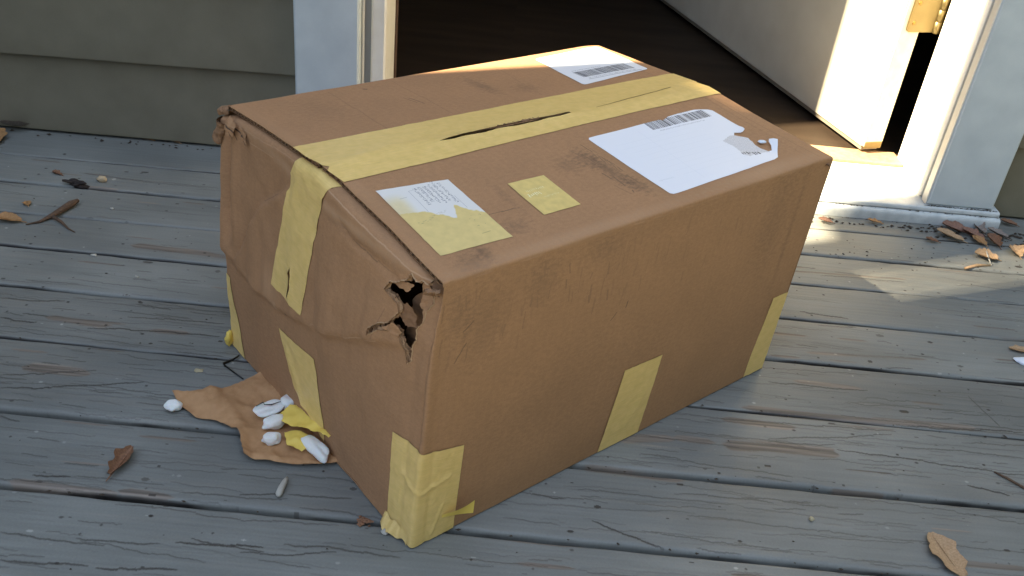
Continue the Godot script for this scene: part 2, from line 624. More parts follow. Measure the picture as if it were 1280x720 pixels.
	for x in w:
		var xm := x * 0.001 - 1.0
		var k := 0
		var zn := -9.0
		var zp := -9.0
		for y in h:
			var zm := y * 0.001 - 1.5
			while zm > zn:
				var g: Array = GAPS[mini(k + 1, GAPS.size() - 1)]
				zp = zn
				zn = lerpf(g[0], g[1], (xm + 0.6) / 1.2)
				k += 1
			k = maxi(k, 1)
			var i := y * w + x
			var n1 := blot[i] * 0.00392
			var s1 := streak[i] * 0.00392
			var s2 := streak2[i] * 0.00392
			var f := speck[i] * 0.00392
			var wp := warp[i] * 0.00392
			var edge := clampf(1.0 - (zn - zm) / 0.006, 0.0, 1.0) * 0.1
			var wv: float = wear[i] + wears[k - 1] + edge + (s1 - 0.5) * 0.55 + (s2 - 0.5) * 0.35 + (wp - 0.5) * 0.25 + (f - 0.5) * 0.1
			var bounce_wear := smoothstep(0.15, 0.5, xm) * smoothstep(-0.85, -1.05, zm) * 0.16  # paler, warmer toward the doorway: bounced light painted in along with wear
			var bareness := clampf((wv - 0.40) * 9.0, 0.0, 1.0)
			var thin := clampf((wv + bounce_wear - 0.08) * 2.2, 0.0, 1.0) * (1.0 - bareness)
			var tone: float = tones[k - 1] * (0.88 + 0.2 * n1 + 0.07 * (f - 0.5) + 0.09 * (s2 - 0.5))
			var cr := 0.478 * tone
			var cg := 0.484 * tone
			var cb := 0.463 * tone
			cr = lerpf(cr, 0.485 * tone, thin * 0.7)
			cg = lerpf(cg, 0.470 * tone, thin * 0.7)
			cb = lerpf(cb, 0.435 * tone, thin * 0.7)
			var wt := 0.62 + 0.5 * s2 + 0.25 * (s1 - 0.5)
			cr = lerpf(cr, 0.50 * wt, bareness)
			cg = lerpf(cg, 0.46 * wt, bareness)
			cb = lerpf(cb, 0.415 * wt, bareness)
			var ck := crack[i] * smoothstep(0.002, 0.006, minf(zn - zm, zm - zp))
			if ck > 0.0:
				cr = lerpf(cr, 0.17, ck)
				cg = lerpf(cg, 0.15, ck)
				cb = lerpf(cb, 0.13, ck)
			elif ck < 0.0:
				cr = lerpf(cr, 0.80, -ck)
				cg = lerpf(cg, 0.80, -ck)
				cb = lerpf(cb, 0.76, -ck)
			var gd := minf(zn - zm, zm - zp)
			if gd < 0.006:
				var dirt_or_shade := clampf((0.0034 + 0.004 * (wp - 0.5) - gd) / 0.0012, 0.0, 0.93)  # shade of the open gap painted dark along each joint, over its dirt
				cr = lerpf(cr, 0.13, dirt_or_shade)
				cg = lerpf(cg, 0.12, dirt_or_shade)
				cb = lerpf(cb, 0.11, dirt_or_shade)
			var o := i * 3
			out[o] = int(255.0 * clampf(cr, 0.0, 1.0))
			out[o + 1] = int(255.0 * clampf(cg, 0.0, 1.0))
			out[o + 2] = int(255.0 * clampf(cb, 0.0, 1.0))
			hgt[i] = int(255.0 * clampf(0.62 + 0.10 * (n1 - 0.5) + 0.16 * (s2 - 0.5) + 0.06 * (f - 0.5) - 0.16 * bareness + bareness * 0.2 * (s2 - 0.5) - 0.42 * maxf(ck, 0.0), 0.0, 1.0))
	var m := StandardMaterial3D.new()
	m.albedo_texture = ImageTexture.create_from_image(Image.create_from_data(w, h, false, Image.FORMAT_RGB8, out))
	m.heightmap_enabled = true
	m.heightmap_texture = ImageTexture.create_from_image(Image.create_from_data(w, h, false, Image.FORMAT_L8, hgt))
	m.heightmap_scale = 0.14
	m.roughness = 0.60
	m.metallic_specular = 0.5
	return m


func flute_bump() -> ImageTexture:
	var s := 512
	var n := noise_bytes(51, 0.03, s, s, 1, 4)
	var out := PackedByteArray()
	out.resize(s * s)
	for y in s:
		for x in s:
			var fl := 0.5 + 0.5 * cos(TAU * x / 32.0)
			out[y * s + x] = int(255.0 * clampf(0.35 + 0.25 * fl + 0.35 * (n[y * s + x] / 255.0 - 0.5), 0.0, 1.0))
	return ImageTexture.create_from_image(Image.create_from_data(s, s, false, Image.FORMAT_L8, out))


# brown liner paper with faint flute lines and the scuffs, painted crease shade and fold highlights of each face; a, b in units of the face
func kraft_material(which: String, w: int, h: int) -> StandardMaterial3D:
	var salt := which.length() * 10
	var blot := noise_bytes(60 + salt, 0.006, w, h, 1, 4)
	var fine := noise_bytes(61 + salt, 0.25, w, h, 1, 3)
	var fib := noise_bytes(62 + salt, 0.10, w, h, 2, 3)
	var scuff_shade := PackedFloat32Array()
	scuff_shade.resize(w * h)
	var pale := PackedFloat32Array()
	pale.resize(w * h)
	var r := RandomNumberGenerator.new()
	r.seed = 17 + salt
	# smudges: a, b, half sizes, strength (negative: rubbed pale, with fold highlights painted in)
	var marks := []
	var strokes := []
	if which == "top":
		marks = [[0.485, 0.20, 0.020, 0.09, 0.3], [0.47, 0.27, 0.03, 0.05, 0.25], [0.50, 0.12, 0.02, 0.05, 0.3], [0.075, 0.035, 0.030, 0.03, 0.2], [0.105, 0.05, 0.015, 0.03, 0.3], [0.15, 0.83, 0.06, 0.09, 0.09], [0.52, 0.80, 0.02, 0.10, 0.25], [0.6, 0.72, 0.03, 0.05, 0.15], [0.42, 0.26, 0.03, 0.04, 0.2], [0.8, 0.03, 0.2, 0.03, -0.25], [0.3, 0.02, 0.3, 0.02, -0.22], [0.02, 0.5, 0.015, 0.5, -0.1], [0.93, 0.5, 0.004, 0.45, 0.12], [0.24, 0.2, 0.01, 0.09, 0.12], [0.2, 0.1, 0.03, 0.03, 0.2]]
		strokes = [[0.287, 0.942, 0.293, 0.935, 0.9, 2.0], [0.327, 0.811, 0.337, 0.752, 0.6, 0.9], [0.335, 0.80, 0.345, 0.74, 0.3, 2.0], [0.18, 0.16, 0.245, 0.158, 0.55, 0.8], [0.205, 0.157, 0.232, 0.16, 0.5, 0.8], [0.2, 0.60, 0.215, 0.97, 0.16, 1.4], [0.36, 0.62, 0.37, 0.97, 0.13, 1.3], [0.955, 0.02, 0.95, 0.4, 0.22, 1.2], [0.60, 0.64, 0.62, 0.9, 0.12, 1.2]]
		for i in 26:
			var a := 0.467 + r.randf() * 0.05
			var b := 0.09 + r.randf() * 0.2
			strokes.append([a, b, a + r.randf_range(-0.008, 0.008), b + r.randf_range(0.01, 0.05), r.randf_range(0.2, 0.55), r.randf_range(0.7, 1.5)])
	elif which == "right":
		marks = [[0.10, 0.80, 0.05, 0.14, 0.13], [0.22, 0.88, 0.04, 0.08, 0.14], [0.05, 0.86, 0.03, 0.09, 0.13], [0.35, 0.92, 0.05, 0.05, 0.10], [0.5, 0.95, 0.4, 0.05, 0.06], [0.85, 0.8, 0.05, 0.2, 0.14], [0.92, 0.7, 0.01, 0.3, 0.15], [0.5, 0.99, 0.5, 0.015, -0.3], [0.35, 0.4, 0.2, 0.2, 0.06]]
		for i in 110:
			var a := r.randf_range(0.03, 0.95) * r.randf_range(0.3, 1.0)
			var b := r.randf_range(0.72, 0.95)
			strokes.append([a, b, a + r.randf_range(-0.004, 0.004), b + r.randf_range(-0.07, -0.02), r.randf_range(0.05, 0.2) * (1.0 if a < 0.4 else 0.6), r.randf_range(1.2, 2.7)])
		strokes += [[0.443, 0.685, 0.44, 0.66, 0.6, 1.2], [0.418, 0.655, 0.405, 0.63, 0.6, 1.0], [0.07, 0.76, 0.05, 0.70, 0.6, 1.0], [0.08, 0.83, 0.06, 0.80, 0.5, 1.2]]
	else:
		marks = [[0.5, 0.1, 0.5, 0.1, 0.05], [0.2, 0.3, 0.2, 0.1, 0.05], [0.55, 0.985, 0.45, 0.02, -0.3], [0.7, 0.96, 0.2, 0.02, 0.1], [0.335, 0.435, 0.02, 0.02, -0.4], [0.30, 0.50, 0.05, 0.10, -0.16]]
		strokes = [[0.343, 0.873, 0.25, 0.79, 0.4, 0.8], [0.25, 0.79, 0.235, 0.764, 0.35, 0.9], [0.187, 0.679, 0.103, 0.49, 0.28, 0.9], [0.03, 0.88, 0.062, 0.77, 0.95, 1.3], [0.655, 0.965, 0.70, 0.945, 0.35, 0.8], [0.70, 0.945, 0.80, 0.94, 0.45, 0.8], [0.80, 0.94, 0.87, 0.93, 0.3, 0.8], [0.375, 0.438, 0.39, 0.44, 0.9, 1.6], [0.70, 0.60, 0.78, 0.655, -0.5, 1.2], [0.78, 0.655, 0.83, 0.69, -0.5, 1.0], [0.815, 0.69, 0.85, 0.82, 0.25, 1.0], [0.17, 0.955, 0.30, 0.965, -0.35, 1.2], [0.30, 0.965, 0.41, 0.99, -0.25, 1.0], [0.03, 0.965, 0.30, 1.012, -0.28, 1.3], [0.30, 1.012, 0.534, 1.050, -0.25, 1.2], [0.534, 1.050, 0.75, 1.010, -0.5, 1.5], [0.75, 1.010, 0.95, 0.967, -0.5, 1.7], [0.075, 0.97, 0.135, 0.955, 0.85, 1.8], [0.09, 0.955, 0.10, 0.925, 0.7, 1.2], [0.13, 0.965, 0.145, 0.93, 0.7, 1.0], [0.16, 0.96, 0.165, 0.935, 0.6, 0.9], [0.65, 0.985, 0.68, 0.955, 0.35, 0.7], [0.05, 0.62, 0.045, 0.9, 0.25, 1.6], [0.10, 0.45, 0.20, 0.43, -0.22, 1.2], [0.2, 0.43, 0.36, 0.44, -0.22, 1.0], [0.40, 0.455, 0.53, 0.51, -0.2, 1.0], [0.53, 0.515, 0.70, 0.605, -0.22, 1.2], [0.235, 0.764, 0.30, 0.62, 0.2, 0.8], [0.30, 0.62, 0.31, 0.50, 0.12, 0.8]]  # crease shade and worn shoulder highlight painted in, beside dark torn bits
	if which == "left":      # this face runs on over the shoulder to 1.25 of its height
		for k in marks:
			k[1] /= 1.25
			k[3] /= 1.25
		for k in strokes:
			k[1] /= 1.25
			k[3] /= 1.25
	for k in marks:
		var x0 := int((k[0] - k[2] * 1.4) * w)
		var x1 := int((k[0] + k[2] * 1.4) * w)
		var y0 := int((1.0 - k[1] - k[3] * 1.4) * h)
		var y1 := int((1.0 - k[1] + k[3] * 1.4) * h)
		for y in range(maxi(0, y0), mini(h, y1)):
			for x in range(maxi(0, x0), mini(w, x1)):
				var d := Vector2((float(x) / w - k[0]) / k[2], (1.0 - float(y) / h - k[1]) / k[3]).length()
				var i := y * w + x
				var v := clampf(1.3 - d - 0.9 * (fib[i] / 255.0 - 0.35) - 0.4 * (fine[i] / 255.0 - 0.5), 0.0, 1.0)
				if k[4] > 0.0:
					v *= 0.85 + 0.15 * cos(TAU * x / 14.0 + 2.0 * fib[i] / 255.0)
					scuff_shade[i] = minf(0.8, scuff_shade[i] + v * k[4])
				else:
					pale[i] = minf(0.8, pale[i] - v * k[4])
	for s in strokes:
		var a := Vector2(s[0] * w, (1.0 - s[1]) * h)
		var e := Vector2(s[2] * w, (1.0 - s[3]) * h)
		var n := int(a.distance_to(e)) + 1
		var off := Vector2.ZERO
		for k in n:
			off += Vector2(r.randf_range(-0.3, 0.3), r.randf_range(-0.3, 0.3))
			var p := a.lerp(e, float(k) / n) + off
			for dy in range(-3, 4):
				for dx in range(-3, 4):
					var xx := int(p.x) + dx
					var yy := int(p.y) + dy
					if xx < 0 or yy < 0 or xx >= w or yy >= h:
						continue
					var v := clampf(s[5] + 0.3 - Vector2(xx + 0.5 - p.x, yy + 0.5 - p.y).length(), 0.0, 1.0)
					if s[4] > 0.0:
						scuff_shade[yy * w + xx] = maxf(scuff_shade[yy * w + xx], v * s[4])
					else:
						pale[yy * w + xx] = maxf(pale[yy * w + xx], -v * s[4])
	for i in 120:
		var x := r.randi_range(2, w - 3)
		var y := r.randi_range(2, h - 3)
		scuff_shade[y * w + x] = r.randf_range(0.2, 0.6)
	var out := PackedByteArray()
	out.resize(w * h * 3)
	var hgt := PackedByteArray()
	hgt.resize(w * h)
	for y in h:
		for x in w:
			var i := y * w + x
			var fl := cos(TAU * x / 14.0)
			var lum := 0.975 + 0.045 * (blot[i] / 255.0) + 0.10 * (fine[i] / 255.0 - 0.5) + 0.075 * (fib[i] / 255.0 - 0.5) + 0.006 * fl * (0.4 + blot[i] / 255.0)
			var s := scuff_shade[i]
			var p := pale[i]
			var cr := 0.642 * lum
			var cg := 0.488 * lum
			var cb := 0.352 * lum
			cr = lerpf(lerpf(cr, 0.24, s), 0.80, p)
			cg = lerpf(lerpf(cg, 0.20, s), 0.68, p)
			cb = lerpf(lerpf(cb, 0.18, s), 0.56, p)
			out[i * 3] = int(255.0 * clampf(cr, 0.0, 1.0))
			out[i * 3 + 1] = int(255.0 * clampf(cg, 0.0, 1.0))
			out[i * 3 + 2] = int(255.0 * clampf(cb, 0.0, 1.0))
			hgt[i] = int(255.0 * clampf(0.5 + 0.05 * fl + 0.08 * (blot[i] / 255.0 - 0.5) + 0.08 * (fine[i] / 255.0 - 0.5) - 0.06 * s, 0.0, 1.0))
	var m := StandardMaterial3D.new()
	m.albedo_texture = ImageTexture.create_from_image(Image.create_from_data(w, h, false, Image.FORMAT_RGB8, out))
	m.heightmap_enabled = true
	m.heightmap_texture = ImageTexture.create_from_image(Image.create_from_data(w, h, false, Image.FORMAT_L8, hgt))
	m.heightmap_scale = 0.025
	m.roughness = 0.78
	m.metallic_specular = 0.4
	return m


# yellow paper tape, uv in metres: crepe lines across, faint wrinkles
func tape_material() -> StandardMaterial3D:
	var s := 512
	var n := noise_bytes(71, 0.02, s, s, 1, 4)
	var lines := noise_bytes(72, 0.12, s, s, 12, 2)
	var out := PackedByteArray()
	out.resize(s * s * 3)
	var hgt := PackedByteArray()
	hgt.resize(s * s)
	for i in s * s:
		var a := n[i] / 255.0
		var b := lines[i] / 255.0
		var t := 0.97 + 0.05 * a + 0.04 * (b - 0.5)
		out[i * 3] = int(255.0 * clampf(0.892 * t, 0.0, 1.0))
		out[i * 3 + 1] = int(255.0 * clampf(0.765 * t, 0.0, 1.0))
		out[i * 3 + 2] = int(255.0 * clampf(0.475 * (t - 0.03 + 0.06 * a), 0.0, 1.0))
		hgt[i] = int(255.0 * clampf(0.2 + 0.25 * a + 0.35 * b, 0.0, 1.0))
	var m := StandardMaterial3D.new()
	m.albedo_texture = ImageTexture.create_from_image(Image.create_from_data(s, s, false, Image.FORMAT_RGB8, out))
	m.heightmap_enabled = true
	m.heightmap_texture = ImageTexture.create_from_image(Image.create_from_data(s, s, false, Image.FORMAT_L8, hgt))
	m.heightmap_scale = 0.05
	m.roughness = 0.42
	return m


# ================================================================ the setting
func build_setting() -> void:
	var lawn := put("lawn", grid(func(u: float, v: float) -> Vector3: return Vector3((u - 0.5) * 800.0, -0.55, (0.5 - v) * 800.0), 8, 8), M.lawn)
	lawn.set_meta("kind", "structure")
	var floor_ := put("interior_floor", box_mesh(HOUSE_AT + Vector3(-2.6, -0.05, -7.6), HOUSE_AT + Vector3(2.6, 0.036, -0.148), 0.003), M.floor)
	floor_.set_meta("kind", "structure")
	var sky_blocker := put("sky_blocker", sky_blocker_mesh(), mat(Color.WHITE, 0.9, tint_tex(6, 0.04, c8(20, 28, 14), c8(52, 66, 32), 256, 1, 0.3), 0.5))
	tag(sky_blocker, "unseen green bank added before the porch to block low sky", "sky_blocker")
	var deck := Node3D.new()
	deck.name = "porch_deck"
	add_child(deck, true)
	deck.set_meta("kind", "structure")
	for k in GAPS.size() - 1:
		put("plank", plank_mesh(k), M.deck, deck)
	var st := begin()
	for x in [-1.75, -0.9, 0.3, 1.2, 2.3]:
		add_box(st, Vector3(x - 0.02, -0.2, -1.5), Vector3(x + 0.02, -0.034, 0.86), 0.002)
	put("joists", st.commit(), M.under, deck)


func plank_mesh(k: int) -> ArrayMesh:
	var xs := []
	var x := -1.78
	while x < 2.6:
		xs.append(x)
		x += 0.016 if x > -0.75 and x < 1.0 else 0.08
	xs.append(2.6)
	var half := 0.0020
	if k == 0:
		half = 0.001
	var tight: float = [1.0, 0.8, 0.9, 0.9, 0.9, 1.0, 0.5, 1.5, 1.5, 1.4][mini(k, 9)]
	var tight2: float = [0.8, 0.9, 0.9, 0.9, 1.0, 0.5, 1.5, 1.5, 1.4, 1.3][mini(k, 9)]
	var salt := k * 13.7
	var lift := 0.0006 * sin(k * 2.3)
	var rings := []
	for xx in xs:
		var t: float = (xx + 0.6) / 1.2
		var ja := 0.0011 * wob.get_noise_2d(xx * 9.0, salt) + 0.0006 * wob.get_noise_2d(xx * 60.0, salt)
		var jb := 0.0011 * wob.get_noise_2d(xx * 9.0, salt + 5.0) + 0.0006 * wob.get_noise_2d(xx * 60.0, salt + 5.0)
		var zb: float = lerpf(GAPS[k][0], GAPS[k][1], t) + half * tight + ja
		var zf: float = lerpf(GAPS[k + 1][0], GAPS[k + 1][1], t) - half * tight2 + jb
		var wv := 0.0008 * wob.get_noise_2d(xx * 2.0, salt + 9.0) + lift
		var rb := 0.0026 + 0.0012 * wob.get_noise_2d(xx * 20.0, salt + 2.0)
		var rf := 0.0030 + 0.0018 * wob.get_noise_2d(xx * 20.0, salt + 3.0)
		var ring := []
		ring.append(Vector3(xx, -0.03, zb))
		ring.append(Vector3(xx, -0.0045 + wv, zb))
		ring.append(Vector3(xx, -0.0014 + wv, zb + rb * 0.3))
		ring.append(Vector3(xx, wv, zb + rb))
		ring.append(Vector3(xx, 0.0002 + wv, zb + rb * 1.9))
		ring.append(Vector3(xx, 0.0004 + wv, lerpf(zb, zf, 0.35)))
		ring.append(Vector3(xx, 0.0004 + wv, lerpf(zb, zf, 0.65)))
		ring.append(Vector3(xx, 0.0002 + wv, zf - rf * 1.9))
		ring.append(Vector3(xx, wv, zf - rf))
		ring.append(Vector3(xx, -0.0016 + wv, zf - rf * 0.3))
		ring.append(Vector3(xx, -0.005 + wv, zf))
		ring.append(Vector3(xx, -0.03, zf))
		rings.append(ring)
	var st := begin()
	st.set_smooth_group(0)
	for i in rings.size() - 1:
		for j in 11:
			for q in [rings[i][j + 1], rings[i][j], rings[i + 1][j], rings[i][j + 1], rings[i + 1][j], rings[i + 1][j + 1]]:
				st.set_uv(Vector2((q.x + 1.0) / 2.048, (q.z + 1.5) / 1.2))
				st.add_vertex(q)
	st.generate_normals()
	return st.commit()


# unseen leafy bank added behind and right of the camera to block low sky
func sky_blocker_mesh() -> ArrayMesh:
	var line := [Vector3(-2.5, 1.5, 5.2), Vector3(-0.5, 3.4, 4.4), Vector3(1.2, 4.9, 3.6), Vector3(2.8, 5.0, 3.2), Vector3(3.9, 5.2, 1.8), Vector3(4.1, 5.2, -0.2), Vector3(4.1, 5.0, -1.4)]
	var f := func(u: float, v: float) -> Vector3:
		var q := u * (line.size() - 1)
		var i := mini(int(q), line.size() - 2)
		var c: Vector3 = line[i].lerp(line[i + 1], q - i)
		var d: Vector3 = (line[i + 1] - line[i])
		var n := Vector3(d.z, 0, -d.x).normalized()
		var an := PI * v
		var p := Vector3(c.x, -0.55 + sin(an) * (c.y + 0.55) * (1.0 if v < 0.5 else 1.0), c.z) + n * cos(an) * 0.45
		p += (n * signf(cos(an)) + Vector3.UP * 0.5) * (0.10 * wob.get_noise_3d(p.x * 3.0, p.y * 3.0, p.z * 3.0) + 0.07 * wob.get_noise_3d(p.x * 9.0, p.y * 9.0, p.z * 9.0))
		p.y = maxf(p.y, -0.56)
		return p
	return grid(f, 220, 70)


func in_house(o: Node3D) -> Node3D:
	o.position = HOUSE_AT
	o.rotation.y = HOUSE_TURN
	return o


# ================================================================ the house front
func build_house() -> void:
	var wall := in_house(thing("house_wall", "olive grey lap-sided house wall around the open doorway", "wall"))
	# boards: butt edge at the bottom, thin top tucked under the next
	for side in [[-1.72, -0.3385, 25], [0.8395, 2.7, 25], [-0.3385, 0.8395, 8]]:
		for k in side[2]:
			var y0: float = 0.0055 + 0.1315 * k if k > 0 else 0.004
			if side[2] == 8:
				y0 = 2.16 + 0.1315 * k
			var y1 := y0 + 0.152
			var sag := 0.0
			var lean: float = 0.021 if side[0] < -1.0 else 0.0
			put("siding_board", siding_mesh(side[0], side[1], y0, y1, lean if k > 0 else 0.0, k), M.siding, wall)
	var st := begin()
	add_box(st, Vector3(-2.75, -0.3, -0.10), Vector3(-0.25, 3.3, -0.018), 0.001)
	add_box(st, Vector3(0.775, -0.3, -0.10), Vector3(2.7, 3.3, -0.018), 0.001)
	add_box(st, Vector3(-0.25, 2.12, -0.10), Vector3(0.775, 3.3, -0.018), 0.001)
	add_box(st, Vector3(-0.25, -0.3, -0.10), Vector3(0.775, -0.002, -0.018), 0.001)
	put("wall_core", st.commit(), M.core, wall)
	# the room behind, closed on all sides
	st = begin()
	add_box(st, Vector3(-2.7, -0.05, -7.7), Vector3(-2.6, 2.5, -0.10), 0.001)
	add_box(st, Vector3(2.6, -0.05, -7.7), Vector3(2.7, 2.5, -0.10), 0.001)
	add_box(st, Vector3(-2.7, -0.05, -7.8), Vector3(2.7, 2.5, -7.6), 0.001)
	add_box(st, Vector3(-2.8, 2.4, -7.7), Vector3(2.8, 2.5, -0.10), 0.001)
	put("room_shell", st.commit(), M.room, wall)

	var frame := in_house(thing("door_frame", "pale grey and white painted frame and sill of the open doorway", "door frame"))
	put("casing", box_mesh(Vector3(-0.336, 0.002, -0.017), Vector3(-0.2365, 2.16, 0.032), 0.003), M.casing, frame)
	var sc := begin()
	add_box(sc, Vector3(0.7225, 0.0305, 0.0125), Vector3(0.838, 2.16, 0.032), 0.003)
	add_box(sc, Vector3(0.7340, 0.0306, -0.017), Vector3(0.836, 2.16, 0.0122), 0.001)
	put("casing", sc.commit(), M.casing, frame)
	put("head_casing", box_mesh(Vector3(-0.235, 2.05, -0.017), Vector3(0.721, 2.16, 0.030), 0.003), M.casing, frame)
	# left jamb, stepped inward: a bead, a groove and the stop
	st = begin()
	add_box(st, Vector3(-0.2362, 0.031, -0.010), Vector3(-0.2322, 2.05, 0.006), 0.0015)
	add_box(st, Vector3(-0.2222, 0.031, -0.145), Vector3(-0.199, 2.05, 0.001), 0.003)
	put("jamb", st.commit(), M.jamb, frame)
	put("groove", box_mesh(Vector3(-0.2450, 0.0308, -0.148), Vector3(-0.2215, 2.05, -0.004), 0.001), M.groove, frame)
	put("inner_trim", box_mesh(Vector3(-0.215, 0.037, -0.168), Vector3(-0.1965, 2.05, -0.147), 0.001), mat(c8(86, 62, 46), 0.6), frame)
	# right jamb: rounded nose, then the step the door closes against
	st = begin()
	add_box(st, Vector3(0.7170, 0.0305, -0.083), Vector3(0.776, 2.05, 0.004), 0.0045)
	add_box(st, Vector3(0.7285, 0.0310, -0.142), Vector3(0.776, 2.05, -0.0835), 0.002)
	put("jamb", st.commit(), M.jamb, frame)
	put("groove", box_mesh(Vector3(0.7310, 0.031, 0.0042), Vector3(0.7338, 2.05, 0.0122), 0.0005), M.groove, frame)
	put("bead", box_mesh(Vector3(0.7202, 0.0306, 0.0130), Vector3(0.7222, 2.05, 0.0305), 0.0008), M.jamb, frame)
	put("head_jamb", box_mesh(Vector3(-0.199, 2.0, -0.142), Vector3(0.717, 2.05, 0.004), 0.003), M.jamb, frame)
	# sill: a thin sloping top board over a rounded riser
	put("sill", profile_bar([Vector2(0.0212, -0.12), Vector2(0.0335, -0.11), Vector2(0.0302, 0.034), Vector2(0.0294, 0.0385), Vector2(0.0280, 0.0398), Vector2(0.0235, 0.0402), Vector2(0.0220, 0.0392)], -0.21, 0.8480), M.sill, frame)
	put("sill_riser", profile_bar([Vector2(0.0212, -0.03), Vector2(0.0208, 0.0395), Vector2(0.0192, 0.0440), Vector2(0.0165, 0.0462), Vector2(0.0080, 0.0468), Vector2(0.0010, 0.0466), Vector2(0.0008, -0.03)], -0.21, 0.8505), M.sill, frame)
	put("threshold", box_mesh(Vector3(-0.196, 0.0325, -0.155), Vector3(0.7275, 0.0415, -0.104), 0.003), M.threshold, frame)
	# dirt packed into the joints at the foot of the casing
	st = begin()
	var r := RandomNumberGenerator.new()
	r.seed = 5
	for i in 150:
		var x := r.randf_range(0.718, 0.846)
		var q := r.randf_range(0.0005, 0.0016) * (1.6 if r.randf() < 0.12 else 1.0)
		add_crumb_at(st, Vector3(x, 0.0302 + q * 0.3, 0.0335 + r.randf_range(-0.0008, 0.0022)), q, r)
	for i in 260:
		var x := r.randf_range(-0.2, 0.85)
		var q := r.randf_range(0.0004, 0.0014)
		add_crumb_at(st, Vector3(x, 0.0212 + q * 0.2, 0.0404 + r.randf_range(0.0, 0.0016)) if i % 2 == 0 else Vector3(x, 0.0008 + q * 0.3, 0.0480 + r.randf_range(0.0, 0.002)), q, r)
	var dirt_or_shade := put("joint_dirt", st.commit(), M.grime, frame)
	dirt_or_shade.set_meta("kind", "stuff")

	# added out of view on the left to shape the sunlight: boards with a tall gap and a slatted panel that let the sun through
	var blocker := thing("added_sun_blocker", "unseen grey board screen added to shape the sun, with a tall gap and a slatted panel", "wall")
	var parts := [[-1.50, -0.80, -0.5, 4.7], [-0.80, -0.412, -0.5, 1.95], [-0.487, -0.412, 2.36, 4.7], [-0.412, -0.318, -0.5, 4.7], [-0.318, -0.215, 2.85, 2.95], [-0.215, 0.45, -0.5, 2.9], [-0.80, -0.487, 4.6, 4.7]]
	for i in 6:
		var z := -0.318 + 0.103 * i / 6.0
		parts.append([z, z + 0.103 / 6.0, -0.5, 2.312 + (z + 0.345 + 0.009) * 0.5875])
	for p in parts:
		put("blocker_board", box_mesh(Vector3(-1.815, p[2], p[0]), Vector3(-1.79, p[3], p[1]), 0.0005), M.siding, blocker)
	for i in 6:
		var z := -0.318 + 0.103 * i / 6.0
		put("blocker_slat", box_mesh(Vector3(-1.806, 2.30, z), Vector3(-1.80, 2.849, z + 0.0122), 0.0003), M.siding, blocker)


func siding_mesh(x0: float, x1: float, y0: float, y1: float, lean: float, k: int) -> ArrayMesh:
	var n := int(ceil((x1 - x0) / 0.05))
	var st := begin()
	st.set_smooth_group(0)
	var prof := [Vector2(-0.019, 0.0), Vector2(-0.005, 0.0), Vector2(-0.0035, 0.0015), Vector2(-0.0035, 0.004), Vector2(-0.0175, 1.0)]
	var f := func(u: float, v: float) -> Vector3:
		var q := v * 4.0
		var i := mini(int(q), 3)
		var a: Vector2 = prof[i]
		var b: Vector2 = prof[i + 1]
		if a.y == 1.0:
			a.y = y1 - y0
		if b.y == 1.0:
			b.y = y1 - y0
		var p := a.lerp(b, q - i)
		var x := lerpf(x0, x1, u)
		return Vector3(x, y0 + p.y + lean * (x - x1) * 0.85 + lean * 0.35 - 0.0055 * signf(k) + 0.0006 * wob.get_noise_2d(x * 6.0, k * 3.1), p.x + 0.0005 * wob.get_noise_2d(x * 4.0, k * 7.7 + 40.0))
	add_grid(st, f, n, 16)
	st.generate_normals()
	return st.commit()


# a moulding with the given section (height, depth) from x0 to x1
func profile_bar(sec: Array, x0: float, x1: float) -> ArrayMesh:
	var st := begin()
	var n := int((x1 - x0) / 0.02)
	for i in sec.size() - 1:
		st.set_smooth_group(0 if i > 1 and i < sec.size() - 2 else i + 1)
		var f := func(u: float, v: float) -> Vector3:
			var p: Vector2 = sec[i].lerp(sec[i + 1], v)
			var x := lerpf(x0, x1, u)
			return Vector3(x, p.x, p.y + (0.0007 * wob.get_noise_2d(x * 14.0, 3.0) if p.y > 0.03 else 0.0))
		add_grid(st, func(u: float, v: float) -> Vector3: return f.call(u, 1.0 - v), n, 2)
	st.set_smooth_group(40)
	for e in [x0, x1]:
		for i in range(1, sec.size() - 1):
			var t := [Vector3(e, sec[0].x, sec[0].y), Vector3(e, sec[i].x, sec[i].y), Vector3(e, sec[i + 1].x, sec[i + 1].y)]
			if e == x1:
				t.reverse()
			for q in t:
				st.set_uv(Vector2.ZERO)
				st.add_vertex(q)
	st.generate_normals()
	return st.commit()


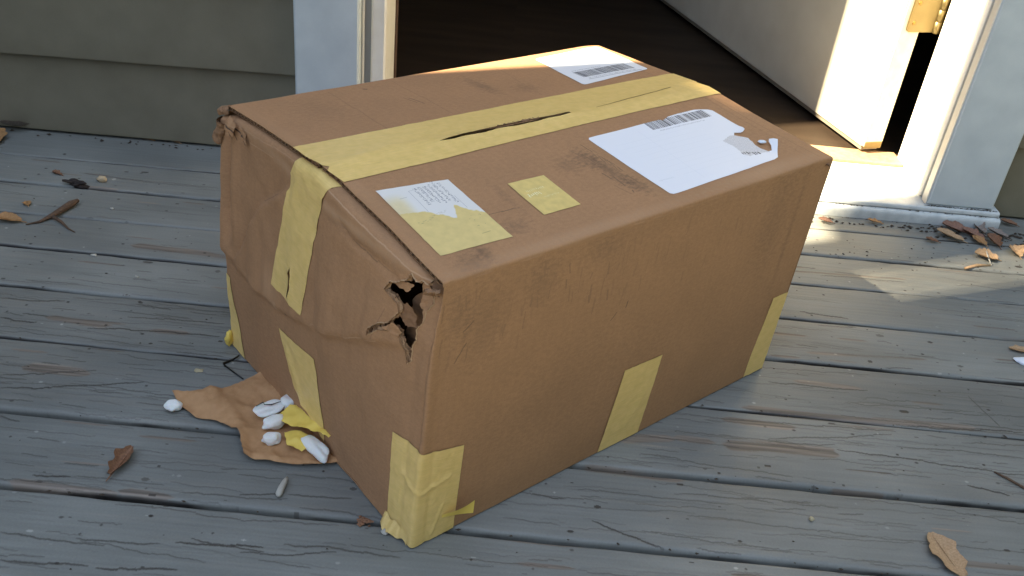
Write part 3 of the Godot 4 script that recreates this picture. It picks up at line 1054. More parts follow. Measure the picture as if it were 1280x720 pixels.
# ================================================================ the door and its hinge
func build_door() -> void:
	var base := Transform3D(Basis(Vector3.UP, HOUSE_TURN), HOUSE_AT)
	var o := thing("front_door", "white painted front door swung open into the dark house", "door")
	o.transform = base * Transform3D(Basis(Vector3.UP, 0.30), Vector3(0.653, 0.055, -0.134))
	put("slab", box_mesh(Vector3(0, 0, -0.92), Vector3(0.044, 1.94, -0.0012), 0.0015), M.door, o)
	put("edge_strip", box_mesh(Vector3(0.0035, 0.0, -0.0010), Vector3(0.0425, 1.94, 0.0012), 0.0006), M.door_edge, o)
	put("door_sweep", box_mesh(Vector3(0.004, -0.009, -0.90), Vector3(0.040, -0.0003, -0.004), 0.001), M.sweep, o)
	put("bottom_cap", box_mesh(Vector3(0.006, -0.004, -0.004), Vector3(0.042, 0.009, 0.0022), 0.0008), M.brass, o)
	for y in [0.213, 1.6]:
		var h := put("hinge", hinge_leaf(Vector3(0.013, y, 0.0014), 0.056, 0.10), M.brass, o)
		var ky: float = y - 0.001
		for seg in 5:
			put("knuckle", tube_mesh([Vector3(0.0735, ky + seg * 0.0204, 0.004), Vector3(0.0735, ky + seg * 0.0204 + 0.0195, 0.004)], [0.0062, 0.0062], 14), M.brass, h)
		put("jamb_leaf", box_mesh(Vector3(0.0815, y - 0.002, -0.004), Vector3(0.0840, y + 0.099, 0.046), 0.001), M.brass, h)
		for s in [[0.024, 0.016], [0.024, 0.05], [0.024, 0.084], [0.052, 0.033], [0.052, 0.067]]:
			if s[0] > 0.03 and y < 1.0:
				continue
			var c := Vector3(s[0], y + s[1], 0.0036)
			put("screw", tube_mesh([c - Vector3(0, 0, 0.0006), c + Vector3(0, 0, 0.0004), c + Vector3(0, 0, 0.0009)], [0.0036, 0.0036, 0.0022], 12), M.screw, h)


func hinge_leaf(at: Vector3, w: float, hgt: float) -> ArrayMesh:
	# a plate with its two free corners rounded
	var pts := []
	for q in [[w, 0.0, -1], [0.008, 0.0, 0], [0.0, 0.008, 0], [0.0, hgt - 0.008, 1], [0.008, hgt, 1], [w, hgt, -1]]:
		pts.append(Vector2(q[0], q[1]))
	var ring := [pts[0]]
	for k in 6:
		var an := PI / 2.0 * k / 5.0
		ring.append(Vector2(0.008 - 0.008 * sin(an), 0.008 - 0.008 * cos(an)))
	for k in 6:
		var an := PI / 2.0 * k / 5.0
		ring.append(Vector2(0.008 - 0.008 * cos(an), hgt - 0.008 + 0.008 * sin(an)))
	ring.append(pts[5])
	var st := begin()
	var c := at + Vector3(w / 2, hgt / 2, 0.001)
	var top := []
	var bot := []
	for p in ring:
		top.append(at + Vector3(p.x, p.y, 0.0022))
		bot.append(at + Vector3(p.x, p.y, 0.0))
	face(st, top, c)
	face(st, bot, c)
	for i in ring.size():
		var j := (i + 1) % ring.size()
		face(st, [bot[i], bot[j], top[j], top[i]], c)
	return st.commit()


# ================================================================ the box
func bil(a: Vector3, b: Vector3, c: Vector3, d: Vector3, u: float, v: float) -> Vector3:
	return a.lerp(b, u).lerp(d.lerp(c, u), v)


func out_right() -> Vector3:
	return (R0 - A0).cross(Vector3.UP).normalized()


func out_left() -> Vector3:
	return (A0 - L0).cross(Vector3.UP).normalized()


func tent(a: float, b: float) -> float:
	var k := b / SEAM if b < SEAM else (1.0 - b) / (1.0 - SEAM)
	return lerpf(0.024, 0.016, a) * clampf(k, 0.0, 1.0)


# upper side of the closed flaps
func top_at(a: float, b: float, lift: float) -> Vector3:
	var p := bil(AT, RT, KT, LT, a, b)
	p.y += tent(a, b) + lift
	p.y += 0.0006 * wob.get_noise_2d(a * 5.0, b * 4.0) - 0.0006 * sin(PI * clampf(b / SEAM, 0.0, 1.0))
	var e := clampf((a - 0.945) / 0.055, 0.0, 1.0)
	p.y -= 0.0022 * e * e
	# folded corners: round over at the long edges
	for q in [b * BW, (1.0 - b) * BW]:
		var d := clampf(1.0 - q / FOLD, 0.0, 1.0)
		p.y -= FOLD * (1.0 - sqrt(1.0 - d * d)) if d < 1.0 else FOLD
	return p


func right_at(a: float, t: float, lift: float) -> Vector3:
	var p := bil(A0, R0, RT, AT, a, t)
	var o := 0.0025 * sin(PI * a) * sin(PI * minf(t, 1.0)) + 0.0004 * wob.get_noise_2d(a * 6.0 + 3.0, t * 4.0) + lift
	# scored lines beside the corner
	o -= 0.0010 * exp(-pow((a - 0.028) / 0.006, 2.0))
	o -= 0.0012 * exp(-pow((a - 0.935) / 0.006, 2.0))
	return p + out_right() * o


const CREASE := [[-0.03, 0.457], [0.117, 0.433], [0.335, 0.439], [0.531, 0.516], [0.685, 0.606], [0.822, 0.70], [1.0, 0.80]]
const DENT := [Vector2(0.343, 0.873), Vector2(0.255, 0.79), Vector2(0.235, 0.764), Vector2(0.187, 0.679), Vector2(0.103, 0.49)]
const DENT2 := [Vector2(0.655, 0.968), Vector2(0.70, 0.945), Vector2(0.80, 0.94), Vector2(0.87, 0.93)]
const SHOULDER := [[0.0, 0.008], [0.16, 0.005], [0.30, 0.006], [0.454, 0.009], [0.636, 0.010], [0.785, 0.005], [0.94, -0.003], [1.0, -0.004]]
const GAPTOP := 0.006


func left_bulge(s: float, t: float) -> float:
	var o := table(SHOULDER, s) * smoothstep(0.0, 0.8, t)
	var tc := table(CREASE, s)
	var fade := smoothstep(1.0, 0.85, s) * clampf(0.85 + 0.9 * wob.get_noise_2d(s * 5.0, 77.0), 0.35, 1.25)
	tc += 0.012 * wob.get_noise_2d(s * 9.0, 61.0)
	if t > tc:
		o += 0.0085 * fade * pow(clampf(1.0 - (t - tc) / 0.40, 0.0, 1.0), 1.25)
	else:
		var k := clampf((tc - t) / 0.04, 0.0, 1.0)
		o += 0.0085 * fade * (0.30 + 0.70 * (1.0 - smoothstep(0.0, 1.0, k))) * clampf(t / 0.3, 0.0, 1.0)
	var p := Vector2(s, t * 0.8)
	var d := 1e9
	var side := 1.0
	for i in DENT.size() - 1:
		var a := Vector2(DENT[i].x, DENT[i].y * 0.8)
		var b := Vector2(DENT[i + 1].x, DENT[i + 1].y * 0.8)
		var q := seg_dist(p, a, b)
		if q < d:
			d = q
			side = signf((b - a).cross(p - a))
	o += 0.0045 * side * exp(-d / 0.06) * clampf(d / 0.006, 0.0, 1.0)
	o -= 0.0022 * clampf(1.0 - d / 0.009, 0.0, 1.0)
	d = 1e9
	for i in DENT2.size() - 1:
		var a := Vector2(DENT2[i].x, DENT2[i].y * 0.8)
		var b := Vector2(DENT2[i + 1].x, DENT2[i + 1].y * 0.8)
		d = minf(d, seg_dist(p, a, b))
	o -= 0.0030 * clampf(1.0 - d / 0.011, 0.0, 1.0)
	# vertical pleat where the far edge was knocked in
	var up := smoothstep(0.42, 0.62, t)
	o -= 0.012 * up * exp(-pow((s - 0.035) / 0.016, 2.0))
	o += 0.003 * up * exp(-pow((s - 0.08) / 0.02, 2.0))
	# the crushed front corner is pushed in at the top
	o -= 0.010 * smoothstep(0.70, 0.97, t) * smoothstep(0.90, 1.0, s)
	o -= 0.0012 * exp(-pow((s - 0.945) / 0.010, 2.0)) * (1.0 - smoothstep(0.7, 0.9, t))
	o += 0.0014 * wob.get_noise_2d(s * 4.0 + 20.0, t * 4.0) + 0.0007 * wob.get_noise_2d(s * 13.0 + 20.0, t * 11.0) * smoothstep(0.3, 0.6, t)
	return o


# end panel with its minor flap: q runs up the panel, over the shoulder and in under the flaps
func left_at(s: float, q: float, lift: float) -> Vector3:
	var r := 0.0065
	var sagc := 0.006 * smoothstep(0.9, 1.0, s) + 0.005 * smoothstep(0.10, 0.0, s)
	var ytop := H + tent(0.0, 1.0 - s) - GAPTOP - sagc
	var yv := ytop - r
	var y := q * H
	var o := 0.0
	if y <= yv:
		o = left_bulge(s, y / H)
		var p := bil(L0, A0, AT, LT, s, y / H)
		return p + out_left() * (o + lift)
	o = left_bulge(s, yv / H)
	var an := (y - yv) / r
	var base := bil(L0, A0, AT, LT, s, yv / H)
	base.y = 0.0
	if an < PI / 2.0:
		return base + out_left() * (o - r * (1.0 - cos(an)) + lift * cos(an)) + Vector3.UP * (yv + r * sin(an) + lift * sin(an))
	var inward := y - yv - r * PI / 2.0
	return base + out_left() * (o - r - inward) + Vector3.UP * (ytop + lift + 0.0008 * wob.get_noise_2d(s * 8.0, q * 9.0))


func flat_lift(h: float) -> Callable:
	return func(_a: float, _b: float) -> float: return h


func metric_uv(dims: Vector2) -> Callable:
	return func(a: float, b: float) -> Vector2: return Vector2(a * dims.x / 0.14, b * dims.y / 0.14)


func face_uv() -> Callable:
	return func(a: float, b: float) -> Vector2: return Vector2(clampf(a, 0.001, 0.999), clampf(1.0 - b / 1.25, 0.001, 0.999))


const HOLE := [Vector2(0.838, 0.876), Vector2(0.853, 0.910), Vector2(0.870, 0.916), Vector2(0.886, 0.934), Vector2(0.900, 0.944), Vector2(0.912, 0.974), Vector2(0.924, 0.952), Vector2(0.936, 0.962), Vector2(0.948, 0.955), Vector2(0.962, 0.986), Vector2(0.981, 0.981), Vector2(0.974, 0.955), Vector2(0.962, 0.938), Vector2(0.966, 0.905), Vector2(0.952, 0.872), Vector2(0.950, 0.838), Vector2(0.938, 0.805), Vector2(0.940, 0.770), Vector2(0.930, 0.740), Vector2(0.931, 0.690), Vector2(0.919, 0.672), Vector2(0.911, 0.715), Vector2(0.898, 0.745), Vector2(0.888, 0.772), Vector2(0.862, 0.752), Vector2(0.836, 0.738), Vector2(0.802, 0.694), Vector2(0.804, 0.718), Vector2(0.832, 0.758), Vector2(0.862, 0.778), Vector2(0.876, 0.806), Vector2(0.890, 0.832), Vector2(0.882, 0.858), Vector2(0.862, 0.868)]


func build_box() -> void:
	var box := thing("cardboard_box", "large brown battered cardboard box taped with yellow paper tape, on the grey deck", "cardboard box")
	var dt := Vector2(BL, BW)
	var dr := Vector2(0.538, H)
	var dl := Vector2(0.386, H)

	# ---- the long front panel with the near flap, one folded sheet
	put("front_panel", grid(func(u: float, v: float) -> Vector3: return right_at(lerpf(0.014, 0.997, u), lerpf(0.0, 1.0 - FOLD / H, v), 0.0), 70, 40, func(u: float, v: float) -> Vector2: return Vector2(lerpf(0.014, 0.997, u), 1.0 - lerpf(0.0, 0.977, v))), M.kraft_right, box)
	var a0n := [[0.0, 0.012], [0.1, 0.011], [0.21, 0.011], [0.34, 0.006], [0.4, 0.005], [0.466, -0.004]]
	var a0f := [[0.466, -0.006], [0.58, -0.003], [0.78, 0.002], [1.0, 0.001]]
	var flap := func(b0: float, b1: float, tab: Array, drop: float) -> Callable:
		return func(u: float, v: float) -> Vector3:
			var b := lerpf(b0, b1, v)
			# crowd the rows into the rounded fold
			if b0 == 0.0:
				b = b1 * pow(v, 2.4)
			elif b1 == 1.0:
				b = 1.0 - (1.0 - b0) * pow(1.0 - v, 2.4)
			var a := lerpf(table(tab, b), 1.0 - 0.017 * sin(PI * b), u)
			var p: Vector3 = top_at(a, b, -drop)
			if b0 == 0.0:      # meet the bulged front panel
				var lip: Vector3 = right_at(a, 1.0 - FOLD / H, 0.0)
				p = p.lerp(Vector3(lip.x, p.y, lip.z), exp(-b * BW / 0.004) * 0.999)
				if b < 0.0001:
					p = lip
			return p
	var flap_uv := func(b0: float, b1: float) -> Callable:
		return func(u: float, v: float) -> Vector2:
			var b := lerpf(b0, b1, v)
			if b0 == 0.0:
				b = b1 * pow(v, 2.4)
			elif b1 == 1.0:
				b = 1.0 - (1.0 - b0) * pow(1.0 - v, 2.4)
			return Vector2(lerpf(0.004, 0.99, u), 1.0 - clampf(b, 0.001, 0.999))
	var near := put("top_flap", grid(flap.call(0.0, 0.4635, a0n, 0.0), 70, 44, flap_uv.call(0.0, 0.4635)), M.kraft_top, box)
	near.set_meta("label", "near top flap bearing the big white label and two yellow patches")
	var far := put("top_flap", grid(flap.call(0.4765, 1.0, a0f, 0.0), 70, 44, flap_uv.call(0.4765, 1.0)), M.kraft_top, box)
	far.set_meta("label", "far top flap with the white label at its sunlit corner")
	# their undersides
	put("liner", grid(func(u: float, v: float) -> Vector3: return flap.call(0.0, 0.4635, a0n, 0.0042).call(1.0 - u, lerpf(0.2, 1.0, v)), 40, 20), M.kraft_in, near)
	put("liner", grid(func(u: float, v: float) -> Vector3: return flap.call(0.4765, 1.0, a0f, 0.0042).call(1.0 - u, lerpf(0.0, 0.8, v)), 40, 20), M.kraft_in, far)
	# corrugated cut ends of the flaps, on the left end and along the seam
	put("fluting", flute_edge(func(t: float, into: float, dy: float) -> Vector3: return top_at(table(a0n, lerpf(0.012, 0.4635, t)) + into / BL, lerpf(0.012, 0.4635, t), dy), 0.175), M.kraft_edge, near)
	put("fluting", flute_edge(func(t: float, into: float, dy: float) -> Vector3: return top_at(table(a0f, lerpf(0.4765, 0.985, t)) + into / BL, lerpf(0.4765, 0.985, t), dy), 0.20), M.kraft_edge, far)
	put("seam_edge", flute_edge(func(t: float, into: float, dy: float) -> Vector3: return top_at(lerpf(0.02, 0.97, t), 0.4765 + into / BW, dy), 0.5), M.kraft_edge, far)

	# ---- the crushed end panel
	var outline := []
	for i in 20:
		outline.append(Vector2(lerpf(0.0, 0.985, i / 19.0), 0.0))
	outline.append_array([Vector2(0.985, 0.5), Vector2(0.985, 0.9), Vector2(0.985, 1.20), Vector2(0.5, 1.20), Vector2(0.0, 1.20), Vector2(0.0, 0.6)])
	var endp := put("end_panel", sheet(left_at, dl, outline, [HOLE], 0.0045, flat_lift(0.0), face_uv(), 0.0, 0.0007), M.kraft_left, box)
	# board thickness round the torn hole
	var ring := resample(HOLE, dl, 0.0022, 0.0005)
	var st := begin()
	st.set_smooth_group(0)
	for i in ring.size():
		var p: Vector2 = ring[i] / dl
		var q: Vector2 = ring[(i + 1) % ring.size()] / dl
		var wv := func(v: Vector2, k: int) -> float: return -0.0042 + 0.0012 * sin(k * 2.4)
		var c := [left_at(p.x, p.y, 0.0002), left_at(q.x, q.y, 0.0002), left_at(q.x, q.y, wv.call(q, i + 1)), left_at(p.x, p.y, wv.call(p, i))]
		for k in [0, 1, 2, 0, 2, 3]:
			st.add_vertex(c[k])
	st.generate_normals()
	put("torn_edge", st.commit(), M.kraft_edge, endp)
	# pale fibres along the rim
	st = begin()
	st.set_smooth_group(0)
	var mid := Vector2.ZERO
	for q in ring:
		mid += q / ring.size()
	for i in ring.size():
		var p: Vector2 = ring[i]
		var q: Vector2 = ring[(i + 1) % ring.size()]
		var nn := (q - p).orthogonal().normalized()
		if Geometry2D.is_point_in_polygon((p + q) / 2.0 + nn * 0.0006, ring):
			nn = -nn
		var w0 := 0.0006 + 0.0007 * wob.get_noise_2d(i * 0.9, 2.0)
		var w1 := 0.0006 + 0.0007 * wob.get_noise_2d((i + 1) * 0.9, 2.0)
		var c := [p / dl, q / dl, (q + nn * w1) / dl, (p + nn * w0) / dl]
		var pts := [left_at(c[0].x, c[0].y, 0.0011), left_at(c[1].x, c[1].y, 0.0011), left_at(c[2].x, c[2].y, 0.0002), left_at(c[3].x, c[3].y, 0.0002)]
		var order := [0, 2, 1, 0, 3, 2]
		if (c[1] - c[0]).cross(c[2] - c[0]) < 0.0:
			order = [0, 1, 2, 0, 2, 3]
		for k in order:
			st.add_vertex(pts[k])
	st.generate_normals()
	put("frayed_rim", st.commit(), M.kraft_pale, endp)
	# the fluting and the inner liner, torn further back or left standing
	for ply in 2:
		st = begin()
		st.set_smooth_group(0)
		var widths := []
		for i in ring.size():
			widths.append(maxf(0.0002, (0.0022 if ply == 0 else 0.0034) * (0.55 + 1.3 * wob.get_noise_2d(i * 0.23, 30.0 + ply * 9.0) + 0.6 * wob.get_noise_2d(i * 1.1, 50.0 + ply * 9.0))))
		for i in ring.size():
			var j := (i + 1) % ring.size()
			var p: Vector2 = ring[i]
			var q: Vector2 = ring[j]
			var nn := (q - p).orthogonal().normalized()
			if not Geometry2D.is_point_in_polygon((p + q) / 2.0 + nn * 0.0006, ring):
				nn = -nn
			var d0 := -0.0014 - 0.0020 * ply + 0.0010 * sin(p.x * 900.0) * (1 - ply)
			var d1 := -0.0014 - 0.0020 * ply + 0.0010 * sin(q.x * 900.0) * (1 - ply)
			var e0: Vector2 = p + nn * widths[i]
			var e1: Vector2 = q + nn * widths[j]
			var c := [left_at(p.x / dl.x, p.y / dl.y, d0), left_at(q.x / dl.x, q.y / dl.y, d1), left_at(e1.x / dl.x, e1.y / dl.y, d1 - 0.0006), left_at(e0.x / dl.x, e0.y / dl.y, d0 - 0.0006)]
			for k in [0, 1, 2, 0, 2, 3]:
				st.add_vertex(c[k])
		st.generate_normals()
		put("torn_ply", st.commit(), M.kraft_edge if ply == 0 else M.kraft_tear, endp)
	# scraps of torn liner curling out of the hole
	var scraps := [[Vector2(0.925, 0.965), Vector2(0.948, 0.93), Vector2(0.962, 0.86), Vector2(0.945, 0.835), Vector2(0.930, 0.88), 0.001, -0.006], [Vector2(0.868, 0.83), Vector2(0.90, 0.865), Vector2(0.925, 0.84), Vector2(0.928, 0.80), Vector2(0.90, 0.79), -0.004, -0.003], [Vector2(0.85, 0.756), Vector2(0.88, 0.795), Vector2(0.905, 0.775), Vector2(0.895, 0.755), 0.0015, 0.001], [Vector2(0.85, 0.905), Vector2(0.885, 0.93), Vector2(0.91, 0.93), Vector2(0.90, 0.90), 0.0005, -0.004], [Vector2(0.955, 0.985), Vector2(0.985, 0.99), Vector2(0.99, 0.95), Vector2(0.965, 0.94), -0.001, 0.003]]
	scraps += [[Vector2(0.060, 0.93), Vector2(0.075, 0.99), Vector2(0.115, 0.985), Vector2(0.105, 0.945), 0.001, 0.006], [Vector2(0.125, 0.935), Vector2(0.120, 0.985), Vector2(0.155, 0.975), Vector2(0.150, 0.94), 0.004, 0.001], [Vector2(0.155, 0.93), Vector2(0.150, 0.965), Vector2(0.175, 0.96), 0.003, 0.0045]]
	for s in scraps:
		var poly: Array = s.slice(0, s.size() - 2)
		var l0: float = s[-2]
		var l1: float = s[-1]
		put("scrap", sheet(left_at, dl, poly, [], 0.002, func(a: float, b: float) -> float: return lerpf(l0, l1, clampf((b - 0.76) / 0.2, 0.0, 1.0)) + 0.0016 * wob.get_noise_2d(a * 70.0, b * 60.0), face_uv(), 0.0007), M.kraft_left if l0 > 0.0 else M.kraft_in, endp)
	# the layer behind the hole, and the dark inside
	put("inner_flap", sheet(left_at, dl, [Vector2(0.80, 0.62), Vector2(0.975, 0.62), Vector2(0.975, 0.99), Vector2(0.93, 1.0), Vector2(0.915, 0.90), Vector2(0.88, 0.86), Vector2(0.86, 0.70)], [], 0.006, func(a: float, b: float) -> float: return -0.016 - 0.05 * clampf(0.93 - a, 0.0, 1.0) + 0.002 * wob.get_noise_2d(a * 20.0, b * 20.0), face_uv(), 0.0012), M.kraft_in, box)

	# ---- the rounded corner post between end and front panel
	var corner := func(u: float, v: float) -> Vector3:
		var t := lerpf(0.0, 0.972, v)
		var p: Vector3 = left_at(0.985, t, 0.0)
		var q: Vector3 = right_at(0.014, t, 0.0)
		var c: Vector3 = bil(A0, R0, RT, AT, 0.0, t) + (out_left() + out_right()) * 0.0016
		c = c.lerp((p + q) / 2.0, smoothstep(0.82, 0.97, t) * 0.8)
		return p.lerp(c, u).lerp(c.lerp(q, u), u)
	put("corner_fold", grid(corner, 10, 50, func(u: float, v: float) -> Vector2: return Vector2(0.012 * u + 0.001, 1.0 - v * 0.97)), M.kraft_right, box)
	# ---- the two panels on the far sides, and the bottom
	put("back_panel", grid(func(u: float, v: float) -> Vector3: return bil(K0, L0, LT - Vector3(0, 0.007, 0), KT - Vector3(0, 0.007, 0), u, v) + (K0 - L0).cross(Vector3.UP).normalized() * -0.003 * sin(PI * u) * sin(PI * v), 30, 20), M.kraft_right, box)
	put("end_panel", grid(func(u: float, v: float) -> Vector3:
		var p := bil(R0, K0, KT, RT, u, v)
		p.y = v * (H - 0.006 + tent(1.0, u))
		return p - (A0 - R0).normalized() * 0.004 * sin(PI * u) * sin(PI * v), 30, 20), M.kraft_left, box)
	put("bottom", grid(func(u: float, v: float) -> Vector3: return bil(A0, R0, K0, L0, 1.0 - u, v) + Vector3(0, 0.003, 0), 4, 4), M.kraft_in, box)
	# crumpled lumps of board at three corners
	var turn := atan2(-out_left().z, out_left().x)
	var crumples := [[bil(AT, RT, KT, LT, 0.985, 0.012) + Vector3(0.004, -0.013, 0.0), 0.016, 0.006, 2.4, 2.0, 0.6], [LT + Vector3(0.000, -0.006, 0.001), 0.016, 0.0058, 3.4, 5.0, 2.0], [LT + Vector3(-0.005, -0.027, 0.005), 0.028, 0.0080, 4.2, 8.0, 2.4], [AT + Vector3(-0.004, -0.013, -0.004), 0.014, 0.0065, 2.2, 11.0, -0.6]]
	for c in crumples:
		var m := put("crushed_corner", curl_mesh(c[1], c[2], c[3], c[4]), M.kraft_tear, box)
		m.position = c[0]
		m.rotation = Vector3(0.2, turn + c[5], (0.4 if c[4] < 6.0 else 1.25) if c[4] > 4.0 and c[4] < 9.0 else 0.1)

	build_tapes(box, dt, dr, dl)
	build_labels(box, dt)


func flute_edge(f: Callable, length: float) -> ArrayMesh:
	# the cut end of corrugated board: two liners and the wave between; f(t, into the board, height)
	var st := begin()
	st.set_smooth_group(0)
	var n := int(length / 0.0012)
	var strip := func(f0: Callable, f1: Callable) -> void:
		for i in n:
			var t0 := float(i) / n
			var t1 := float(i + 1) / n
			var c := [f0.call(t0), f0.call(t1), f1.call(t1), f1.call(t0)]
			for k in [0, 1, 2, 0, 2, 3]:
				st.add_vertex(c[k])
	strip.call(func(t: float) -> Vector3: return f.call(t, 0.0, 0.0), func(t: float) -> Vector3: return f.call(t, 0.0, -0.0006))
	strip.call(func(t: float) -> Vector3: return f.call(t, 0.0, -0.0006), func(t: float) -> Vector3: return f.call(t, 0.002, -0.0006))
	strip.call(func(t: float) -> Vector3: return f.call(t, 0.0, -0.0036), func(t: float) -> Vector3: return f.call(t, 0.0, -0.0042))
	strip.call(func(t: float) -> Vector3: return f.call(t, 0.0, -0.0036), func(t: float) -> Vector3: return f.call(t, 0.002, -0.0036))
	strip.call(func(t: float) -> Vector3: return f.call(t, 0.0002, -0.0021 + 0.0014 * sin(t * length / 0.0072 * TAU)), func(t: float) -> Vector3: return f.call(t, 0.002, -0.0021 + 0.0014 * sin(t * length / 0.0072 * TAU)))
	strip.call(func(t: float) -> Vector3: return f.call(t, 0.002, -0.0006), func(t: float) -> Vector3: return f.call(t, 0.002, -0.0036))
	st.generate_normals()
	return st.commit()


func build_tapes(box: Node3D, dt: Vector2, dr: Vector2, dl: Vector2) -> void:
	# along the seam, split open by a knife
	var slit := [Vector2(0.236, 0.4605), Vector2(0.27, 0.4600), Vector2(0.30, 0.4620), Vector2(0.34, 0.4595), Vector2(0.369, 0.4625), Vector2(0.42, 0.4600), Vector2(0.476, 0.4610), Vector2(0.50, 0.4640), Vector2(0.53, 0.4625), Vector2(0.561, 0.4650), Vector2(0.560, 0.4715), Vector2(0.53, 0.4735), Vector2(0.495, 0.4755), Vector2(0.482, 0.4820), Vector2(0.45, 0.4840), Vector2(0.42, 0.4830), Vector2(0.385, 0.4810), Vector2(0.372, 0.4785), Vector2(0.35, 0.4750), Vector2(0.30, 0.4725), Vector2(0.26, 0.4660)]
	var slit2 := [Vector2(0.638, 0.474), Vector2(0.75, 0.487), Vector2(0.889, 0.508), Vector2(0.889, 0.5105), Vector2(0.75, 0.490), Vector2(0.638, 0.4755)]
	var wr := func(a: float, b: float) -> float:
		var p := Vector2(a, b * 0.73)
		var h := 0.0007 + 0.0005 * maxf(0.0, wob.get_noise_2d(a * 24.0, b * 30.0))
		h += 0.0011 * exp(-pow(line_dist(p, [Vector2(0.03, 0.335), Vector2(0.15, 0.36), Vector2(0.24, 0.345)]) / 0.008, 2.0))
		h += 0.0008 * exp(-pow(line_dist(p, [Vector2(0.63, 0.352), Vector2(0.75, 0.362), Vector2(0.9, 0.377)]) / 0.006, 2.0))
		h += 0.0016 * exp(-pow(line_dist(p, [Vector2(0.24, 0.343), Vector2(0.56, 0.343)]) / 0.008, 2.0))
		return h
	put("seam_tape", sheet(top_at, dt, [Vector2(-0.004, 0.606), Vector2(0.2, 0.607), Vector2(0.5, 0.613), Vector2(0.8, 0.618), Vector2(0.984, 0.617), Vector2(0.984, 0.52), Vector2(0.980, 0.515), Vector2(0.984, 0.417), Vector2(0.7, 0.412), Vector2(0.4, 0.402), Vector2(0.2, 0.392), Vector2(0.006, 0.387), Vector2(-0.003, 0.44), Vector2(0.006, 0.452), Vector2(-0.004, 0.462), Vector2(-0.008, 0.53)], [slit, slit2], 0.0065, wr, metric_uv(dt), 0.0002), M.tape, box)
	put("torn_lip", sheet(top_at, dt, [Vector2(0.33, 0.4745), Vector2(0.372, 0.480), Vector2(0.385, 0.4855), Vector2(0.42, 0.4875), Vector2(0.45, 0.489), Vector2(0.484, 0.4865), Vector2(0.50, 0.478), Vector2(0.56, 0.4725), Vector2(0.53, 0.4715), Vector2(0.49, 0.4735), Vector2(0.47, 0.4805), Vector2(0.42, 0.481), Vector2(0.385, 0.479), Vector2(0.36, 0.4735)], [], 0.002, func(a: float, b: float) -> float: return 0.0012 + 0.0015 * wob.get_noise_2d(a * 90.0, b * 120.0), metric_uv(dt), 0.0007), M.kraft_tear, box)
	# two pieces on the end panel
	var cut := [Vector2(0.425, 0.66), Vector2(0.434, 0.63), Vector2(0.431, 0.58), Vector2(0.420, 0.535), Vector2(0.418, 0.56), Vector2(0.423, 0.62)]
	var wl := func(a: float, b: float) -> float:
		var p := Vector2(a, b * 0.8)
		var h := 0.0007 + 0.0006 * maxf(0.0, wob.get_noise_2d(a * 40.0, b * 12.0))
		h += 0.0014 * exp(-pow(line_dist(p, [Vector2(0.42, 0.79), Vector2(0.47, 0.82), Vector2(0.52, 0.79), Vector2(0.60, 0.80)]) / 0.010, 2.0))
		h += 0.002 * exp(-pow(line_dist(p, [Vector2(0.45, 0.80), Vector2(0.43, 0.72)]) / 0.007, 2.0))
		h += 0.0018 * exp(-pow(line_dist(p, [Vector2(0.41, 0.53), Vector2(0.43, 0.50), Vector2(0.42, 0.43)]) / 0.006, 2.0))
		return h
	put("end_tape", sheet(left_at, dl, [Vector2(0.412, 0.975), Vector2(0.353, 0.703), Vector2(0.317, 0.518), Vector2(0.485, 0.516), Vector2(0.54, 0.827), Vector2(0.578, 1.0), Vector2(0.60, 1.05), Vector2(0.63, 1.15), Vector2(0.46, 1.15), Vector2(0.435, 1.05)], [cut], 0.005, wl, metric_uv(dl), 0.0003, 0.0003), M.tape, box)
	var low := put("end_tape", sheet(left_at, dl, [Vector2(0.338, 0.344), Vector2(0.529, 0.367), Vector2(0.545, 0.25), Vector2(0.563, 0.131), Vector2(0.572, 0.035), Vector2(0.55, 0.04), Vector2(0.43, 0.11), Vector2(0.405, 0.13), Vector2(0.365, 0.25)], [], 0.005, func(a: float, b: float) -> float: return 0.0008 + 0.0025 * exp(-pow(line_dist(Vector2(a, b * 0.8), [Vector2(0.38, 0.22), Vector2(0.43, 0.13), Vector2(0.46, 0.06)]) / 0.012, 2.0)) + 0.0006 * maxf(0.0, wob.get_noise_2d(a * 30.0, b * 20.0)), metric_uv(dl), 0.0003), M.tape, box)
	low.set_meta("label", "lower end tape running down into the spilled foam")
	# far bottom corner of the end panel
	put("corner_tape", sheet(left_at, dl, [Vector2(0.0, 0.335), Vector2(0.024, 0.328), Vector2(0.055, 0.16), Vector2(0.089, 0.002), Vector2(0.0, 0.003)], [], 0.005, flat_lift(0.0009), metric_uv(dl), 0.0003), M.tape, box)
	var knob := put("crumpled_tape", lump(Vector3(0.005, 0.010, 0.005), 0.5, 3.3), M.tape_bright, box)
	knob.position = L0 + Vector3(-0.003, 0.012, 0.004)
	# front bottom corner: one piece folded round it
	var fold := func(u: float, v: float) -> Vector3:
		var lift := 0.0010 + 0.0006 * maxf(0.0, wob.get_noise_2d(u * 14.0, v * 18.0))
		var d := line_dist(Vector2(u, v), [Vector2(0.22, 0.66), Vector2(0.40, 0.60), Vector2(0.52, 0.585), Vector2(0.68, 0.63), Vector2(0.85, 0.68)])
		lift += 0.0013 * exp(-pow(d / 0.018, 2.0))
		lift += 0.0010 * exp(-pow(line_dist(Vector2(u, v), [Vector2(0.80, 0.36), Vector2(0.70, 0.08)]) / 0.02, 2.0))
		if u < 0.5:
			var s := lerpf(0.893, 0.985, u / 0.46)
			var top := lerpf(0.392, 0.405, u / 0.46)
			if u < 0.46:
				return left_at(s, v * top, lift)
		elif u > 0.54:
			var a := lerpf(0.014, 0.091, (u - 0.54) / 0.46)
			var top := lerpf(0.395, 0.366, (u - 0.54) / 0.46)
			return right_at(a, v * top, lift)
		var k := (u - 0.46) / 0.08
		var p: Vector3 = left_at(0.985, v * 0.405, lift)
		var q: Vector3 = right_at(0.014, v * 0.395, lift)
